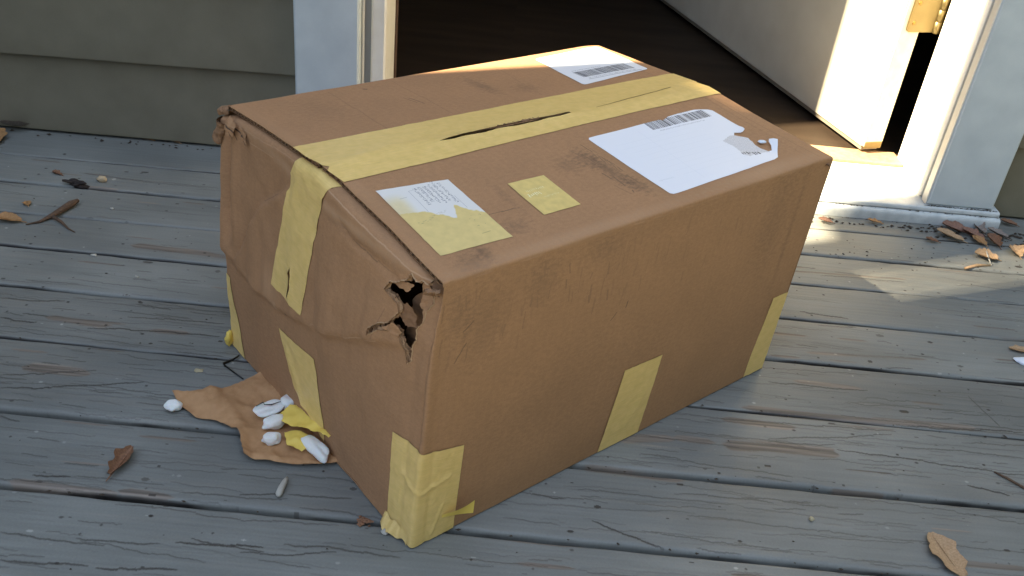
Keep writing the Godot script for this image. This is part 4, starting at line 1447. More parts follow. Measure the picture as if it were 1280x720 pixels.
		var c: Vector3 = bil(A0, R0, RT, AT, 0.0, v * 0.4) + (out_left() + out_right()) * (0.0016 + lift * 0.8)
		return p.lerp(c, k).lerp(c.lerp(q, k), k)
	var cf := put("corner_tape", grid(fold, 56, 44, func(u: float, v: float) -> Vector2: return Vector2(u * 0.6, v)), M.tape, box)
	cf.set_meta("label", "wide tape wrapped round the front bottom corner")
	# its loose curl, and the bunched end under the corner
	var base := right_at(0.060, 0.085, 0.001)
	var tip := right_at(0.116, 0.105, 0.012)
	put("loose_end", grid(func(u: float, v: float) -> Vector3:
		var p := base.lerp(tip, u)
		return p + Vector3.UP * (v - 0.5) * lerpf(0.004, 0.018, u) + out_right() * 0.004 * sin(u * 3.0) * (v - 0.3), 8, 5), M.tape_bright, cf)
	put("loose_end", grid(func(u: float, v: float) -> Vector3:
		var p := left_at(lerpf(0.885, 0.985, u), 0.0, 0.0)
		return p + out_left() * lerpf(0.002, 0.011, v) * (0.6 + 0.4 * sin(u * 5.0)) + Vector3.UP * (0.012 * (1.0 - v) + 0.002 * sin(u * 17.0) + 0.0015), 22, 6), M.tape, cf)
	# front panel: middle strip and far corner strip
	put("side_tape", sheet(right_at, dr, [Vector2(0.479, 0.377), Vector2(0.587, 0.371), Vector2(0.576, 0.002), Vector2(0.458, 0.002)], [], 0.006, func(a: float, b: float) -> float: return 0.0008 + 0.0012 * exp(-pow(line_dist(Vector2(a, b * 0.57), [Vector2(0.52, 0.04), Vector2(0.555, 0.10), Vector2(0.56, 0.13)]) / 0.006, 2.0)) + 0.0004 * maxf(0.0, wob.get_noise_2d(a * 50.0, b * 10.0)), metric_uv(dr), 0.0003), M.tape, box)
	put("corner_tape", sheet(right_at, dr, [Vector2(0.945, 0.399), Vector2(0.998, 0.396), Vector2(0.998, 0.002), Vector2(0.928, 0.002)], [], 0.006, flat_lift(0.0008), metric_uv(dr), 0.0003), M.tape, box)


# ---------------------------------------------------------------- printed labels
func fill(im: Image, x: float, y: float, w: float, h: float, c: Color) -> void:
	im.fill_rect(Rect2i(int(x), int(y), maxi(1, int(w)), maxi(1, int(h))), c)


func barcode(im: Image, x: float, y: float, w: float, h: float, r: RandomNumberGenerator) -> void:
	var q := x
	while q < x + w:
		var b := float(r.randi_range(1, 4)) * im.get_width() / 780.0 * 1.5
		fill(im, q, y, b, h, c8(44, 46, 54))
		q += b + float(r.randi_range(1, 3)) * im.get_width() / 780.0 * 1.5


func scribble(im: Image, x: float, y: float, w: float, h: float, c: Color, r: RandomNumberGenerator) -> void:
	# a row of small unreadable marks
	var q := x
	while q < x + w:
		var cw := h * r.randf_range(0.35, 0.6)
		for k in 3:
			if r.randf() < 0.7:
				fill(im, q + cw * 0.4 * r.randf(), y + h * r.randf_range(0.0, 0.5), maxf(1.0, h * 0.16), h * r.randf_range(0.3, 0.6), c)
			if r.randf() < 0.5:
				fill(im, q, y + h * [0.0, 0.45, 0.9][k], cw * 0.8, maxf(1.0, h * 0.14), c)
		q += cw * 1.35


func label_mat(im: Image) -> StandardMaterial3D:
	var m := StandardMaterial3D.new()
	m.albedo_texture = ImageTexture.create_from_image(im)
	m.roughness = 0.5
	m.texture_repeat = false
	return m


func rounded(p: Array, rad: float, dims: Vector2) -> Array:
	var out := []
	var n := p.size()
	for i in n:
		var c: Vector2 = p[i] * dims
		var a: Vector2 = p[(i - 1 + n) % n] * dims
		var b: Vector2 = p[(i + 1) % n] * dims
		var q0 := c + (a - c).normalized() * rad
		var q1 := c + (b - c).normalized() * rad
		for k in 6:
			var t := k / 5.0
			out.append(q0.lerp(c, t).lerp(c.lerp(q1, t), t) / dims)
	return out


func build_labels(box: Node3D, dt: Vector2) -> void:
	var r := RandomNumberGenerator.new()
	r.seed = 21
	var rect_uv := func(lo: Vector2, hi: Vector2) -> Callable:
		return func(a: float, b: float) -> Vector2: return Vector2(clampf((a - lo.x) / (hi.x - lo.x), 0.002, 0.998), clampf(1.0 - (b - lo.y) / (hi.y - lo.y), 0.002, 0.998))
	# the big shipping label, torn at its far corner
	var w := 780
	var h := 490
	var im := Image.create(w, h, false, Image.FORMAT_RGB8)
	im.fill(c8(232, 234, 240))
	for i in 9:
		var y := h * (0.25 + 0.07 * i)
		fill(im, w * 0.10 + i * 14, y, w * 0.55, 1, c8(222, 225, 232))
	fill(im, w * 0.33, h * 0.12, 1, h * 0.8, c8(214, 218, 228))
	barcode(im, w * 0.425, h * 0.035, w * 0.46, h * 0.125, r)
	scribble(im, w * 0.44, h * 0.005, w * 0.36, h * 0.018, c8(120, 124, 136), r)
	scribble(im, w * 0.46, h * 0.185, w * 0.34, h * 0.016, c8(130, 134, 146), r)
	scribble(im, w * 0.08, h * 0.80, w * 0.10, h * 0.014, c8(196, 200, 206), r)
	# torn, rougher layer with smudged print at the far corner
	var torn := PackedVector2Array()
	for p in [Vector2(0.842, 0.209), Vector2(0.806, 0.193), Vector2(0.812, 0.16), Vector2(0.807, 0.114), Vector2(0.815, 0.10), Vector2(0.832, 0.106), Vector2(0.871, 0.093), Vector2(0.872, 0.13), Vector2(0.88, 0.156), Vector2(0.88, 0.177), Vector2(0.87, 0.20)]:
		torn.append(Vector2((p.x - 0.525) / 0.39 * w, (1.0 - (p.y - 0.045) / 0.32) * h))
	for y in h:
		for x in range(int(w * 0.68), w):
			if Geometry2D.is_point_in_polygon(Vector2(x, y) + Vector2(wob.get_noise_2d(x * 0.09, y * 0.09), wob.get_noise_2d(x * 0.09, y * 0.09 + 50.0)) * 7.0, torn):
				var g := 0.80 + 0.09 * wob.get_noise_2d(x * 0.12, y * 0.12)
				im.set_pixel(x, y, Color(g, g, g * 1.02))
	for i in 7:
		var bx := (0.806 + 0.006 * i - 0.525) / 0.39 * w
		var by := (1.0 - (0.122 - 0.002 * i - 0.045) / 0.32) * h
		fill(im, bx, by + r.randf_range(-6, 3), r.randi_range(4, 8), r.randf_range(10, 26), c8(58, 60, 66))
	var outline := [Vector2(0.528, 0.338), Vector2(0.533, 0.345), Vector2(0.60, 0.348), Vector2(0.70, 0.352), Vector2(0.735, 0.353), Vector2(0.742, 0.346), Vector2(0.765, 0.357), Vector2(0.80, 0.362), Vector2(0.850, 0.363), Vector2(0.870, 0.356), Vector2(0.884, 0.349), Vector2(0.892, 0.340), Vector2(0.896, 0.225), Vector2(0.893, 0.215), Vector2(0.882, 0.207), Vector2(0.874, 0.207), Vector2(0.861, 0.216), Vector2(0.852, 0.205), Vector2(0.862, 0.192), Vector2(0.868, 0.186), Vector2(0.874, 0.177), Vector2(0.871, 0.168), Vector2(0.870, 0.156), Vector2(0.864, 0.140), Vector2(0.863, 0.120), Vector2(0.870, 0.098), Vector2(0.880, 0.097), Vector2(0.890, 0.112), Vector2(0.896, 0.129), Vector2(0.905, 0.138), Vector2(0.914, 0.118), Vector2(0.870, 0.064), Vector2(0.855, 0.059), Vector2(0.70, 0.052), Vector2(0.56, 0.045), Vector2(0.549, 0.046), Vector2(0.544, 0.052), Vector2(0.543, 0.062)]
	var sh := put("shipping_label", sheet(top_at, dt, outline, [], 0.006, func(a: float, b: float) -> float: return 0.0006 + 0.006 * smoothstep(0.875, 0.915, a) * smoothstep(0.16, 0.125, b) + 0.002 * smoothstep(0.86, 0.90, a) * smoothstep(0.19, 0.21, b) * smoothstep(0.25, 0.21, b), rect_uv.call(Vector2(0.525, 0.045), Vector2(0.915, 0.365)), 0.0001), label_mat(im), box)
	sh.set_meta("label", "big white barcode label with a torn far corner")
	var curl := put("loose_scrap", lump(Vector3(0.0045, 0.0016, 0.0035), 0.25, 9.0), M.paperwhite, sh)
	curl.position = top_at(0.883, 0.137, 0.003)
	# the label on the far flap
	im = Image.create(400, 260, false, Image.FORMAT_RGB8)
	im.fill(c8(232, 233, 236))
	barcode(im, 60, 162, 268, 46, r)
	scribble(im, 70, 216, 250, 6, c8(100, 102, 110), r)
	scribble(im, 70, 150, 150, 5, c8(130, 132, 140), r)
	scribble(im, 40, 75, 40, 8, c8(70, 72, 80), r)
	scribble(im, 90, 60, 14, 7, c8(90, 92, 98), r)
	scribble(im, 250, 95, 50, 6, c8(150, 150, 156), r)
	fill(im, 60, 226, 280, 2, c8(120, 122, 130))
	var l2 := put("small_label", sheet(top_at, dt, rounded([Vector2(0.76, 0.948), Vector2(0.979, 0.969), Vector2(0.952, 0.687), Vector2(0.724, 0.655)], 0.006, dt), [], 0.006, flat_lift(0.0006), rect_uv.call(Vector2(0.73, 0.655), Vector2(0.97, 0.965))), label_mat(im), box)
	l2.set_meta("label", "white barcode label at the sunlit far corner")
	# the packing slip, its lower half under yellow tape
	w = 420
	h = 600
	im = Image.create(w, h, false, Image.FORMAT_RGB8)
	var n := noise_bytes(81, 0.015, w, h, 1, 4)
	for y in h:
		for x in w:
			var v := float(y) / h
			var u := float(x) / w
			var edge := table([[0.0, 0.36], [0.35, 0.42], [0.6, 0.60], [0.72, 0.42], [0.8, 0.50], [1.0, 0.62]], u) + 0.05 * (n[y * w + x] / 255.0 - 0.5)
			var k := smoothstep(edge - 0.012, edge + 0.012, v)
			var fadeout := smoothstep(0.30, 0.12, u) * smoothstep(0.05, 0.25, v) * 0.6
			k = maxf(k, fadeout)
			var t := 0.96 + 0.06 * (n[y * w + x] / 255.0)
			im.set_pixel(x, y, Color(0.88, 0.87, 0.85).lerp(Color(0.865 * t, 0.775 * t, 0.52 * t), k))
	var note := Image.create(int(h * 0.40), int(w * 0.44), false, Image.FORMAT_RGB8)
	note.fill(Color(0.88, 0.87, 0.85))
	for i in 6:
		scribble(note, r.randf_range(2, 30), 8 + i * 29, note.get_width() * r.randf_range(0.5, 0.85), 17, c8(70, 72, 88), r)
	note.rotate_90(CLOCKWISE)
	for y in note.get_height():
		for x in note.get_width():
			var px := note.get_pixel(x, y)
			if px.r < 0.6:
				im.set_pixel(int(w * 0.40) + x, int(h * 0.04) + y, px)
	for q in [[0.36, 0.10, 0.30, 0.0], [0.36, 0.10, 0.0, 0.32], [0.84, 0.30, 0.0, 0.20]]:
		fill(im, w * q[0], h * q[1], maxf(1.5, w * q[2]), maxf(1.5, h * q[3]), c8(96, 96, 104))
	fill(im, w * 0.18, h * 0.17, w * 0.10, 2, c8(150, 150, 150))
	for i in 40:
		var x := r.randf_range(0.1, 0.55)
		fill(im, w * x, h * (0.50 + 0.03 * sin(x * 9.0) + r.randf_range(-0.015, 0.015)), r.randi_range(3, 14), 1, c8(140, 132, 96))
	for i in 12:
		fill(im, w * r.randf_range(0.72, 0.95), h * r.randf_range(0.60, 0.76), r.randi_range(2, 6), 2, c8(96, 92, 78))
	fill(im, w * 0.70, h * 0.86, w * 0.12, 2, c8(120, 104, 64))
	var sl := put("packing_slip", sheet(top_at, dt, [Vector2(0.043, 0.333), Vector2(0.18, 0.313), Vector2(0.185, 0.069), Vector2(0.046, 0.077)], [], 0.006, func(a: float, b: float) -> float: return 0.0006 + 0.0003 * wob.get_noise_2d(a * 60.0, b * 40.0), rect_uv.call(Vector2(0.043, 0.07), Vector2(0.185, 0.33)), 0.0002), label_mat(im), box)
	sl.set_meta("label", "handwritten slip half covered by pale yellow tape")
	# a small square of tape with pale writing
	im = Image.create(200, 240, false, Image.FORMAT_RGB8)
	n = noise_bytes(82, 0.02, 200, 240, 1, 3)
	for y in 240:
		for x in 200:
			var t := 0.95 + 0.08 * (n[y * 200 + x] / 255.0)
			im.set_pixel(x, y, Color(0.865 * t, 0.765 * t, 0.48 * t))
	scribble(im, 40, 70, 90, 14, c8(235, 226, 178), r)
	scribble(im, 30, 95, 60, 22, c8(236, 230, 190), r)
	scribble(im, 90, 130, 80, 12, c8(235, 226, 178), r)
	var sq := put("tape_patch", sheet(top_at, dt, [Vector2(0.273, 0.245), Vector2(0.355, 0.242), Vector2(0.358, 0.106), Vector2(0.275, 0.107)], [], 0.006, flat_lift(0.0007), rect_uv.call(Vector2(0.273, 0.106), Vector2(0.358, 0.245)), 0.0002), label_mat(im), box)
	sq.set_meta("label", "small square yellow tape patch with pale scribbles")


# ================================================================ what spilled out of the box
func ground(x: float, z: float, y := 0.0) -> Vector3:
	return Vector3(x, y, z)


func build_spill() -> void:
	var org := Vector2(-0.24, -0.78)
	var poly := []
	for p in [[-0.34, -0.82], [-0.315, -0.824], [-0.284, -0.841], [-0.261, -0.867], [-0.225, -0.885], [-0.16, -0.80], [-0.120, -0.745], [-0.147, -0.734], [-0.169, -0.729], [-0.202, -0.728], [-0.236, -0.731], [-0.246, -0.755], [-0.254, -0.769], [-0.281, -0.784], [-0.304, -0.787], [-0.325, -0.801]]:
		poly.append(Vector2(p[0], -p[1]))
	var lift := func(a: float, b: float) -> float:
		var p := Vector2(a, -b)
		var h := 0.0025 + 0.0060 * maxf(0.0, wob.get_noise_2d(a * 22.0, b * 22.0) + 0.2) + 0.0028 * (0.5 - absf(wob.get_noise_2d(a * 34.0 + 5.0, b * 34.0))) + 0.0012 * (0.5 - absf(wob.get_noise_2d(a * 80.0, b * 80.0 + 9.0)))
		var d := line_dist(p, [Vector2(-0.302, -0.822), Vector2(-0.27, -0.795), Vector2(-0.245, -0.765)])
		h += 0.007 * exp(-pow(d / 0.013, 2.0))
		h += 0.004 * exp(-pow(line_dist(p, [Vector2(-0.315, -0.815), Vector2(-0.29, -0.80)]) / 0.008, 2.0))
		h += 0.006 * exp(-pow(line_dist(p, [Vector2(-0.25, -0.76), Vector2(-0.237, -0.733)]) / 0.006, 2.0))
		h += 0.003 * exp(-pow(line_dist(p, [Vector2(-0.24, -0.735), Vector2(-0.15, -0.733)]) / 0.006, 2.0))
		h -= 0.002 * exp(-pow(line_dist(p, [Vector2(-0.262, -0.778), Vector2(-0.236, -0.757)]) / 0.004, 2.0))
		h += 0.004 * smoothstep(-0.31, -0.34, a)
		return h
	var paper := put("packing_paper", sheet(func(a: float, b: float, l: float) -> Vector3: return Vector3(a, l, -b), Vector2.ONE, poly, [], 0.0035, lift, func(a: float, b: float) -> Vector2: return Vector2(a, b), 0.0006), M.paper)
	tag(paper, "crumpled brown packing paper pulled out from under the box end", "packing paper")
	var back := put("underside", sheet(func(a: float, b: float, l: float) -> Vector3: return Vector3(-a, l - 0.0004, -b), Vector2.ONE, poly.map(func(p: Vector2) -> Vector2: return Vector2(-p.x, p.y)), [], 0.006, func(a: float, b: float) -> float: return lift.call(-a, b), func(a: float, b: float) -> Vector2: return Vector2(a, b)), M.paper, paper)
	back.name = "underside"

	# foam packing pieces: where, size, turn, label
	var foam := [[Vector3(-0.332, 0.0075, -0.798), Vector3(0.0085, 0.0072, 0.0075), 0.3, "small white foam peanut at the pointed tip of the packing paper"], [Vector3(-0.226, 0.0125, -0.804), Vector3(0.0165, 0.007, 0.0105), 0.45, "flat white foam piece with a torn black line on the packing paper"], [Vector3(-0.2075, 0.0145, -0.8145), Vector3(0.010, 0.0085, 0.0105), 0.9, "white foam lump pressed against the box edge, behind the yellow scrap"], [Vector3(-0.2165, 0.0135, -0.780), Vector3(0.012, 0.0085, 0.0085), 0.6, "rounded white foam peanut poking from under the yellow tape scrap"], [Vector3(-0.2135, 0.0115, -0.7565), Vector3(0.0095, 0.0075, 0.0075), 0.2, "short white foam peanut nearest the paper's lower edge"], [Vector3(-0.165, 0.0125, -0.7475), Vector3(0.020, 0.0085, 0.0085), -0.75, "long white foam piece lying beside the box bottom edge"]]
	for f in foam:
		var o := put("foam_peanut", lump(f[1] * Vector3(1.05, 0.8, 1.0), 0.22, f[0].x * 90.0, 44, 28, 0.35), M.foam)
		o.position = f[0]
		o.rotation.y = f[2]
		tag(o, f[3], "packing foam", "foam pieces spilled from the box")
	# black torn line on the flat piece
	var ln := put("crack", tube_mesh([Vector3(-0.241, 0.0165, -0.800), Vector3(-0.234, 0.0195, -0.8045), Vector3(-0.2315, 0.0195, -0.8005), Vector3(-0.224, 0.0198, -0.8015), Vector3(-0.2155, 0.0195, -0.8085)].map(func(p: Vector3) -> Vector3: return Transform3D(Basis(Vector3.UP, 0.45), Vector3(-0.226, 0.0125, -0.804)).affine_inverse() * p), [0.0004, 0.0007, 0.0005, 0.0007, 0.0003], 5), M.ink, get_node("foam_peanut_001"))
	ln.name = "crack"
	# yellow tape scraps over the foam
	var sc := func(poly2: Array, hgt: Callable) -> ArrayMesh:
		return sheet(func(a: float, b: float, l: float) -> Vector3: return Vector3(a, l, -b), Vector2.ONE, poly2.map(func(p: Array) -> Vector2: return Vector2(p[0], -p[1])), [], 0.003, hgt, func(a: float, b: float) -> Vector2: return Vector2(a, b) / 0.14, 0.0006)
	var t1 := put("tape_scrap", sc.call([[-0.2165, -0.784], [-0.205, -0.803], [-0.190, -0.808], [-0.165, -0.785], [-0.143, -0.755], [-0.151, -0.747], [-0.175, -0.765], [-0.197, -0.772]], func(a: float, b: float) -> float: return 0.018 + 0.012 * smoothstep(-0.2, -0.15, a + 0.3 * (b - 0.77)) + 0.004 * wob.get_noise_2d(a * 40.0, b * 40.0)), M.tape_bright)
	tag(t1, "bright yellow tape scrap stuck to the foam and the box end", "tape scrap", "yellow tape scraps on the foam")
	var t2 := put("tape_scrap", sc.call([[-0.2025, -0.768], [-0.190, -0.772], [-0.171, -0.762], [-0.166, -0.752], [-0.178, -0.7405], [-0.195, -0.7475]], func(a: float, b: float) -> float: return 0.0155 + 0.003 * wob.get_noise_2d(a * 60.0, b * 60.0) - 0.9 * pow(Vector2(a + 0.184, b - 0.756).length(), 1.5)), M.tape_bright)
	tag(t2, "small yellow tape piece over the front foam peanut", "tape scrap", "yellow tape scraps on the foam")
	# a split fragment of foam by itself on the deck
	var bit := put("foam_splinter", tube_mesh([ground(-0.1865, -0.710, 0.004), ground(-0.187, -0.703, 0.0048), ground(-0.1885, -0.694, 0.0046), ground(-0.189, -0.686, 0.0042), ground(-0.189, -0.683, 0.0038)], [0.0012, 0.0028, 0.0034, 0.0036, 0.0016], 9), M.chip)
	tag(bit, "thin pale foam splinter alone on the deck before the paper", "packing foam", "foam pieces spilled from the box")


# ================================================================ leaves, twigs and crumbs
func leaf_mesh(ln: float, wd: float, curl: float, lobes: float, salt: float) -> ArrayMesh:
	var f := func(u: float, v: float) -> Vector3:
		var side := 1.0 if u < 0.5 else -1.0
		var w := pow(sin(PI * clampf(v * 0.93 + 0.05, 0.0, 1.0)), 0.55) * (0.72 + 0.35 * sin(PI * v * 0.8))
		w *= 1.0 + lobes * sin(v * 17.0 + salt + side) + 0.35 * wob.get_noise_2d(v * 4.0 + side * 9.0, salt) + 0.15 * wob.get_noise_2d(v * 16.0, salt + side * 5.0)
		var x := (u - 0.5) * wd * w
		var y := curl * pow(absf(u - 0.5) * 2.0, 1.6) * wd * 0.5 * w + curl * 0.35 * ln * pow(v - 0.5, 2.0) + 0.05 * wd * wob.get_noise_2d(u * 3.0 + salt, v * 4.0)
		y += 0.02 * wd * absf(sin(v * 24.0)) * absf(u - 0.5)
		return Vector3(x, y, (0.5 - v) * ln)
	var back := func(u: float, v: float) -> Vector3: return f.call(1.0 - u, v) + Vector3(0, -0.0004, 0)
	var st := begin()
	st.set_smooth_group(0)
	add_grid(st, f, 10, 16)
	add_grid(st, back, 10, 16)
	tube(st, [Vector3(0, 0.0002, ln * 0.68), Vector3(0, 0.0004, ln * 0.5), Vector3(0, 0.0005, ln * 0.1), Vector3(0, 0.001, -ln * 0.4)], [0.0006, 0.0007, 0.0006, 0.0003], 5)
	st.generate_normals()
	return st.commit()


func leaf(x: float, z: float, ln: float, wd: float, curl: float, turn: float, m: String, label: String, tilt := 0.0, y := 0.002, group := "dry leaves blown about the deck") -> void:
	var o := put("dry_leaf", leaf_mesh(ln, wd, curl, 0.13, x * 31.0 + z * 17.0), M[m])
	o.position = Vector3(x, y, z)
	o.rotation = Vector3(tilt, turn, tilt * 0.7)
	tag(o, label, "leaf", group)


func build_litter() -> void:
	# left of the box
	leaf(-0.807, -1.452, 0.060, 0.040, 0.9, 1.9, "leaf_grey", "curled grey-brown leaf at the foot of the siding, far left", 0.15, 0.006)
	leaf(-0.818, -1.405, 0.050, 0.030, 0.4, 0.4, "leaf_orange", "orange-brown leaf cut by the left picture edge, below the siding", 0.1, 0.004)
	leaf(-0.683, -1.157, 0.040, 0.018, 0.5, 1.5, "leaf_orange", "yellow-brown leaf at the left edge beside the forked twig", 0.05, 0.004)
	leaf(-0.679, -1.208, 0.014, 0.011, 0.4, 0.6, "leaf_orange", "tiny ochre leaf fragment above the forked twig")
	leaf(-0.355, -0.709, 0.042, 0.017, 0.9, -0.18, "leaf_brown", "curled brown leaf with a stalk, alone on the front left deck", 0.0, 0.004)
	leaf(-0.679, -1.308, 0.018, 0.008, 0.6, 1.2, "leaf_brown", "thin brown leaf sliver left of the dark clump", 0.1)
	leaf(-0.600, -1.458, 0.030, 0.010, 0.5, 1.5, "leaf_orange", "ochre leaf fragment along the foot of the left siding", 0.1, 0.003)
	leaf(-0.548, -1.459, 0.020, 0.010, 0.5, 1.2, "leaf_tan", "small tan leaf fragment along the siding, nearer the box", 0.1, 0.003)
	var tw := thing("twig", "forked brown twig on the deck left of the box", "twig")
	put("branch", tube_mesh([ground(-0.612, -1.224, 0.0065), ground(-0.617, -1.212, 0.0065), ground(-0.624, -1.19, 0.006), ground(-0.631, -1.172, 0.005), ground(-0.640, -1.160, 0.003), ground(-0.655, -1.150, 0.002)], [0.003, 0.0052, 0.0042, 0.0032, 0.0018, 0.0007], 8), M.bark, tw)
	put("branch", tube_mesh([ground(-0.629, -1.176, 0.005), ground(-0.612, -1.165, 0.0035), ground(-0.596, -1.151, 0.002), ground(-0.583, -1.143, 0.002)], [0.0028, 0.0022, 0.0013, 0.0006], 7), M.bark, tw)
	var nut := put("nut_shell", lump(Vector3(0.0075, 0.0048, 0.0045), 0.3, 4.0), M.nut)
	nut.position = Vector3(-0.606, 0.0055, -1.297)
	tag(nut, "pale peanut-shaped nut shell on the deck below the siding", "nut shell")
	var cl := put("dirt_clump", lump(Vector3(0.014, 0.0055, 0.006), 0.9, 6.0, 24, 14), M.dark)
	cl.position = Vector3(-0.637, 0.004, -1.277)
	tag(cl, "dark clump of rotten leaves on a board joint", "debris")
	var wire := put("plastic_clip", tube_mesh([ground(-0.288, -0.902, 0.0035), ground(-0.293, -0.894, 0.0032), ground(-0.3025, -0.886, 0.002), ground(-0.300, -0.883, 0.002), ground(-0.286, -0.872, 0.002), ground(-0.2725, -0.8615, 0.002)], [0.0012, 0.0013, 0.0014, 0.0011, 0.0010, 0.0009], 6), M.plastic)
	tag(wire, "bent black plastic strip beside the left bottom corner of the box", "plastic strip")
	var ych := put("wood_chip", lump(Vector3(0.0050, 0.0014, 0.003), 0.4, 8.0), M.ychip)
	ych.position = Vector3(-0.326, 0.0015, -0.87)
	tag(ych, "small pale yellow chip left of the black strip", "chip")
	for q in [[-0.561, -1.219, 0.0028, "tiny white paint chip on the deck behind the twig"], [-0.536, -1.091, 0.0045, "white paint flake on the joint left of the box"], [-0.463, -1.049, 0.0022, "white paint speck on the deck close to the box side"]]:
		var p := put("paint_chip", lump(Vector3(q[2], 0.0014, q[2] * 0.6), 0.5, q[0] * 40.0), M.chip)
		p.position = Vector3(q[0], 0.0015, q[1])
		tag(p, q[3], "paint chip", "paint chips on the deck")
	var peb := put("pebble", lump(Vector3(0.0038, 0.0028, 0.003), 0.3, 12.0), M.chip)
	peb.position = Vector3(-0.077, 0.0025, -0.651)
	tag(peb, "grey pebble beside the taped front corner of the box", "pebble")
	var crumb := put("leaf_crumbs", crumbs_mesh(-0.10, -0.664, 0.009, 26, 3), M.leaf_brown)
	tag(crumb, "brown leaf crumbs in the board joint beside the front corner", "debris")
	# right of the box
	var pb2 := put("pebble", lump(Vector3(0.0030, 0.0022, 0.0024), 0.3, 14.0), M.ychip)
	pb2.position = Vector3(0.363, 0.0026, -0.723)
	tag(pb2, "tiny tan pebble on the front right board", "pebble")
	leaf(0.495, -0.690, 0.058, 0.030, 0.25, 0.25, "leaf_tan", "tan leaf scrap at the bottom right edge of the deck", 0.0, 0.003)
	var twig2 := put("twig", tube_mesh([ground(0.600, -0.826, 0.002), ground(0.612, -0.815, 0.003), ground(0.626, -0.802, 0.0025), ground(0.650, -0.782, 0.002)], [0.0010, 0.0014, 0.0015, 0.0012], 6), M.bark)
	tag(twig2, "thin dark twig at the right edge of the deck", "twig")
	var wp := put("paper_scrap", lump(Vector3(0.016, 0.0022, 0.0085), 0.35, 16.0, 24, 12), M.paperwhite)
	wp.position = Vector3(0.733, 0.003, -1.056)
	tag(wp, "white paper scrap at the right edge beside a bark chip", "paper scrap")
	leaf(0.738, -1.083, 0.030, 0.013, 0.3, 1.5, "leaf_tan", "flat bark-coloured chip behind the white paper scrap", 0.0, 0.003)
	# the heap at the corner of the sill
	var heap := [[0.752, -1.400, 0.055, 0.022, 0.5, 1.1, "leaf_tan", "long tan leaf at the front left of the heap by the sill"], [0.772, -1.425, 0.060, 0.028, 0.6, 1.2, "leaf_red", "reddish leaf lying along the middle of the heap by the sill"], [0.797, -1.415, 0.045, 0.022, 0.5, 1.0, "leaf_red", "second red-brown leaf, right half of the heap by the sill"], [0.799, -1.393, 0.034, 0.020, 0.4, 0.6, "leaf_orange", "orange leaf at the front edge of the heap by the sill"], [0.824, -1.396, 0.040, 0.024, 0.8, 0.3, "leaf_brown", "curled brown leaf at the right end of the heap by the sill"], [0.790, -1.340, 0.046, 0.030, 0.5, 1.4, "leaf_tan", "tan leaf apart in front of the heap, under a pale stalk"], [0.850, -1.366, 0.036, 0.028, 0.7, 0.1, "leaf_tan", "rounded tan leaf right of the pale stalk, at the picture edge"], [0.715, -1.378, 0.026, 0.012, 0.4, 1.3, "leaf_brown", "short brown leaf left of the heap by the sill"], [0.778, -1.450, 0.030, 0.022, 0.6, 0.5, "leaf_red", "small red leaf tucked against the sill front"], [0.815, -1.442, 0.050, 0.020, 0.9, 0.25, "leaf_grey", "curled grey leaf standing at the sill corner"], [0.842, -1.425, 0.042, 0.016, 0.8, 1.0, "leaf_grey", "grey leaf right of the sill corner in the shade"], [0.880, -1.470, 0.034, 0.014, 0.7, 1.3, "leaf_brown", "brown leaf at the foot of the right siding"], [0.545, -1.408, 0.030, 0.014, 0.5, 1.4, "leaf_red", "red-brown leaf bit before the sill next to the box"], [0.632, -1.424, 0.030, 0.011, 0.5, 1.5, "leaf_orange", "ochre leaf bit along the middle of the sill front"]]
	for h in heap:
		leaf(h[0], h[1], h[2] * 0.82, h[3] * 0.85, h[4], h[5], h[6], h[7], 0.12, 0.005, "leaves swept against the sill")
	var stalk := put("dry_stalk", tube_mesh([ground(0.790, -1.345, 0.012), ground(0.789, -1.33, 0.008), ground(0.790, -1.316, 0.003)], [0.0012, 0.001, 0.0008], 6), M.chip)
	tag(stalk, "pale dry stalk standing over the tan leaf before the heap", "stalk")
	var tan_stick := put("wood_sliver", tube_mesh([ground(0.742, -1.300, 0.002), ground(0.765, -1.312, 0.0025), ground(0.79, -1.318, 0.002)], [0.002, 0.0028, 0.0012], 6), M.leaf_tan)
	tag(tan_stick, "tan wood sliver on the board before the leaf heap", "stick")
	# crumbs nobody could count
	var st := begin()
	var r := RandomNumberGenerator.new()
	r.seed = 33
	for i in 170:
		var x := r.randf_range(0.50, 0.90)
		var z := -1.418 - 0.02 * (x - 0.5) + r.randf_range(-0.006, 0.012)
		if r.randf() < 0.45:
			x = r.randf_range(0.73, 0.90)
			z = r.randf_range(-1.45, -1.385)
		add_crumb(st, x, z, r.randf_range(0.001, 0.0035), r)
	for i in 40:
		var x := r.randf_range(-0.85, -0.3)
		add_crumb(st, x, -1.461 - 0.029 * x + r.randf_range(-0.004, 0.008), r.randf_range(0.001, 0.0032), r)
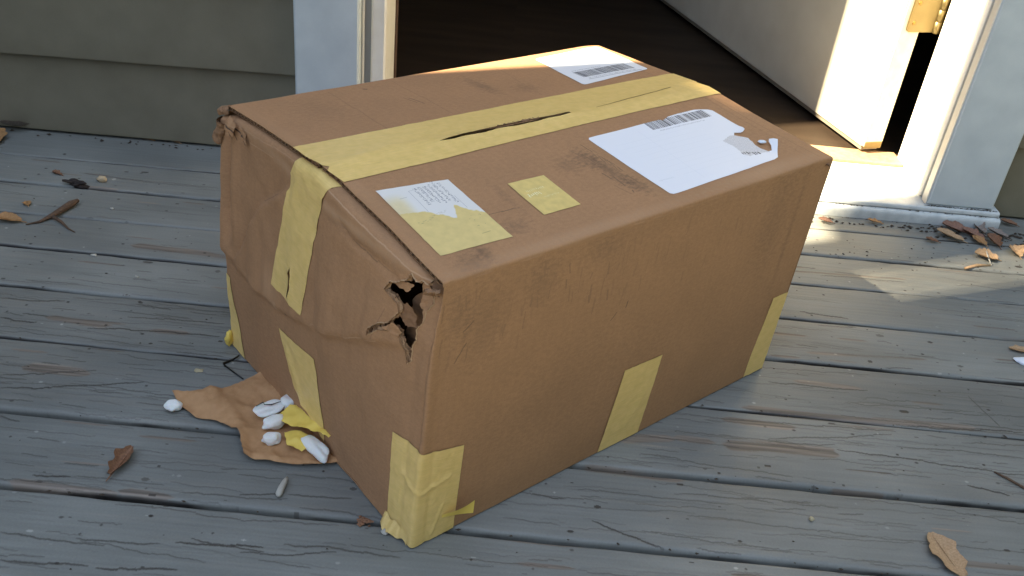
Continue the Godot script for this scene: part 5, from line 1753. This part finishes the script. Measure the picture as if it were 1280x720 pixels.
	for i in 60:
		add_crumb(st, r.randf_range(0.45, 0.9), r.randf_range(-1.36, -1.29), r.randf_range(0.0007, 0.0018), r)
	for i in 130:
		var x := r.randf_range(-0.7, 0.8)
		var k := r.randi_range(5, 8)
		var z: float = lerpf(GAPS[k][0], GAPS[k][1], (x + 0.6) / 1.2) + r.randf_range(-0.003, 0.004)
		add_crumb(st, x, z, r.randf_range(0.0007, 0.002), r)
	for i in 120:
		add_crumb(st, r.randf_range(-0.7, 0.85), r.randf_range(-1.3, -0.55), r.randf_range(0.0005, 0.0014), r)
	var d := put("debris", st.commit(), M.grime)
	d.set_meta("kind", "stuff")
	tag(d, "dark leaf crumbs and grit scattered along sill, siding and joints", "debris")


func add_crumb(st: SurfaceTool, x: float, z: float, s: float, r: RandomNumberGenerator) -> void:
	add_crumb_at(st, Vector3(x, s * 0.35 + 0.0006, z), s, r)


func add_crumb_at(st: SurfaceTool, c: Vector3, s: float, r: RandomNumberGenerator) -> void:
	var tip := [Vector3(r.randf_range(0.7, 2.0), r.randf_range(-0.2, 0.2), r.randf_range(-0.6, 0.6)), Vector3(r.randf_range(-2.0, -0.7), r.randf_range(-0.2, 0.2), r.randf_range(-0.6, 0.6)), Vector3(r.randf_range(-0.4, 0.4), r.randf_range(-0.2, 0.2), 0.9), Vector3(r.randf_range(-0.4, 0.4), 0, -0.9)]
	var top := c + Vector3(0, s * r.randf_range(0.3, 0.8), 0)
	var bot := c - Vector3(0, s * 0.4, 0)
	for q in [[0, 2], [2, 1], [1, 3], [3, 0]]:
		face(st, [c + tip[q[0]] * s, c + tip[q[1]] * s, top], c)
		face(st, [c + tip[q[0]] * s, c + tip[q[1]] * s, bot], c)


func crumbs_mesh(x: float, z: float, spread: float, n: int, s: int) -> ArrayMesh:
	var st := begin()
	var r := RandomNumberGenerator.new()
	r.seed = s
	for i in n:
		add_crumb(st, x + r.randfn() * spread * 0.5, z + r.randfn() * spread * 0.3, r.randf_range(0.001, 0.003), r)
	return st.commit()
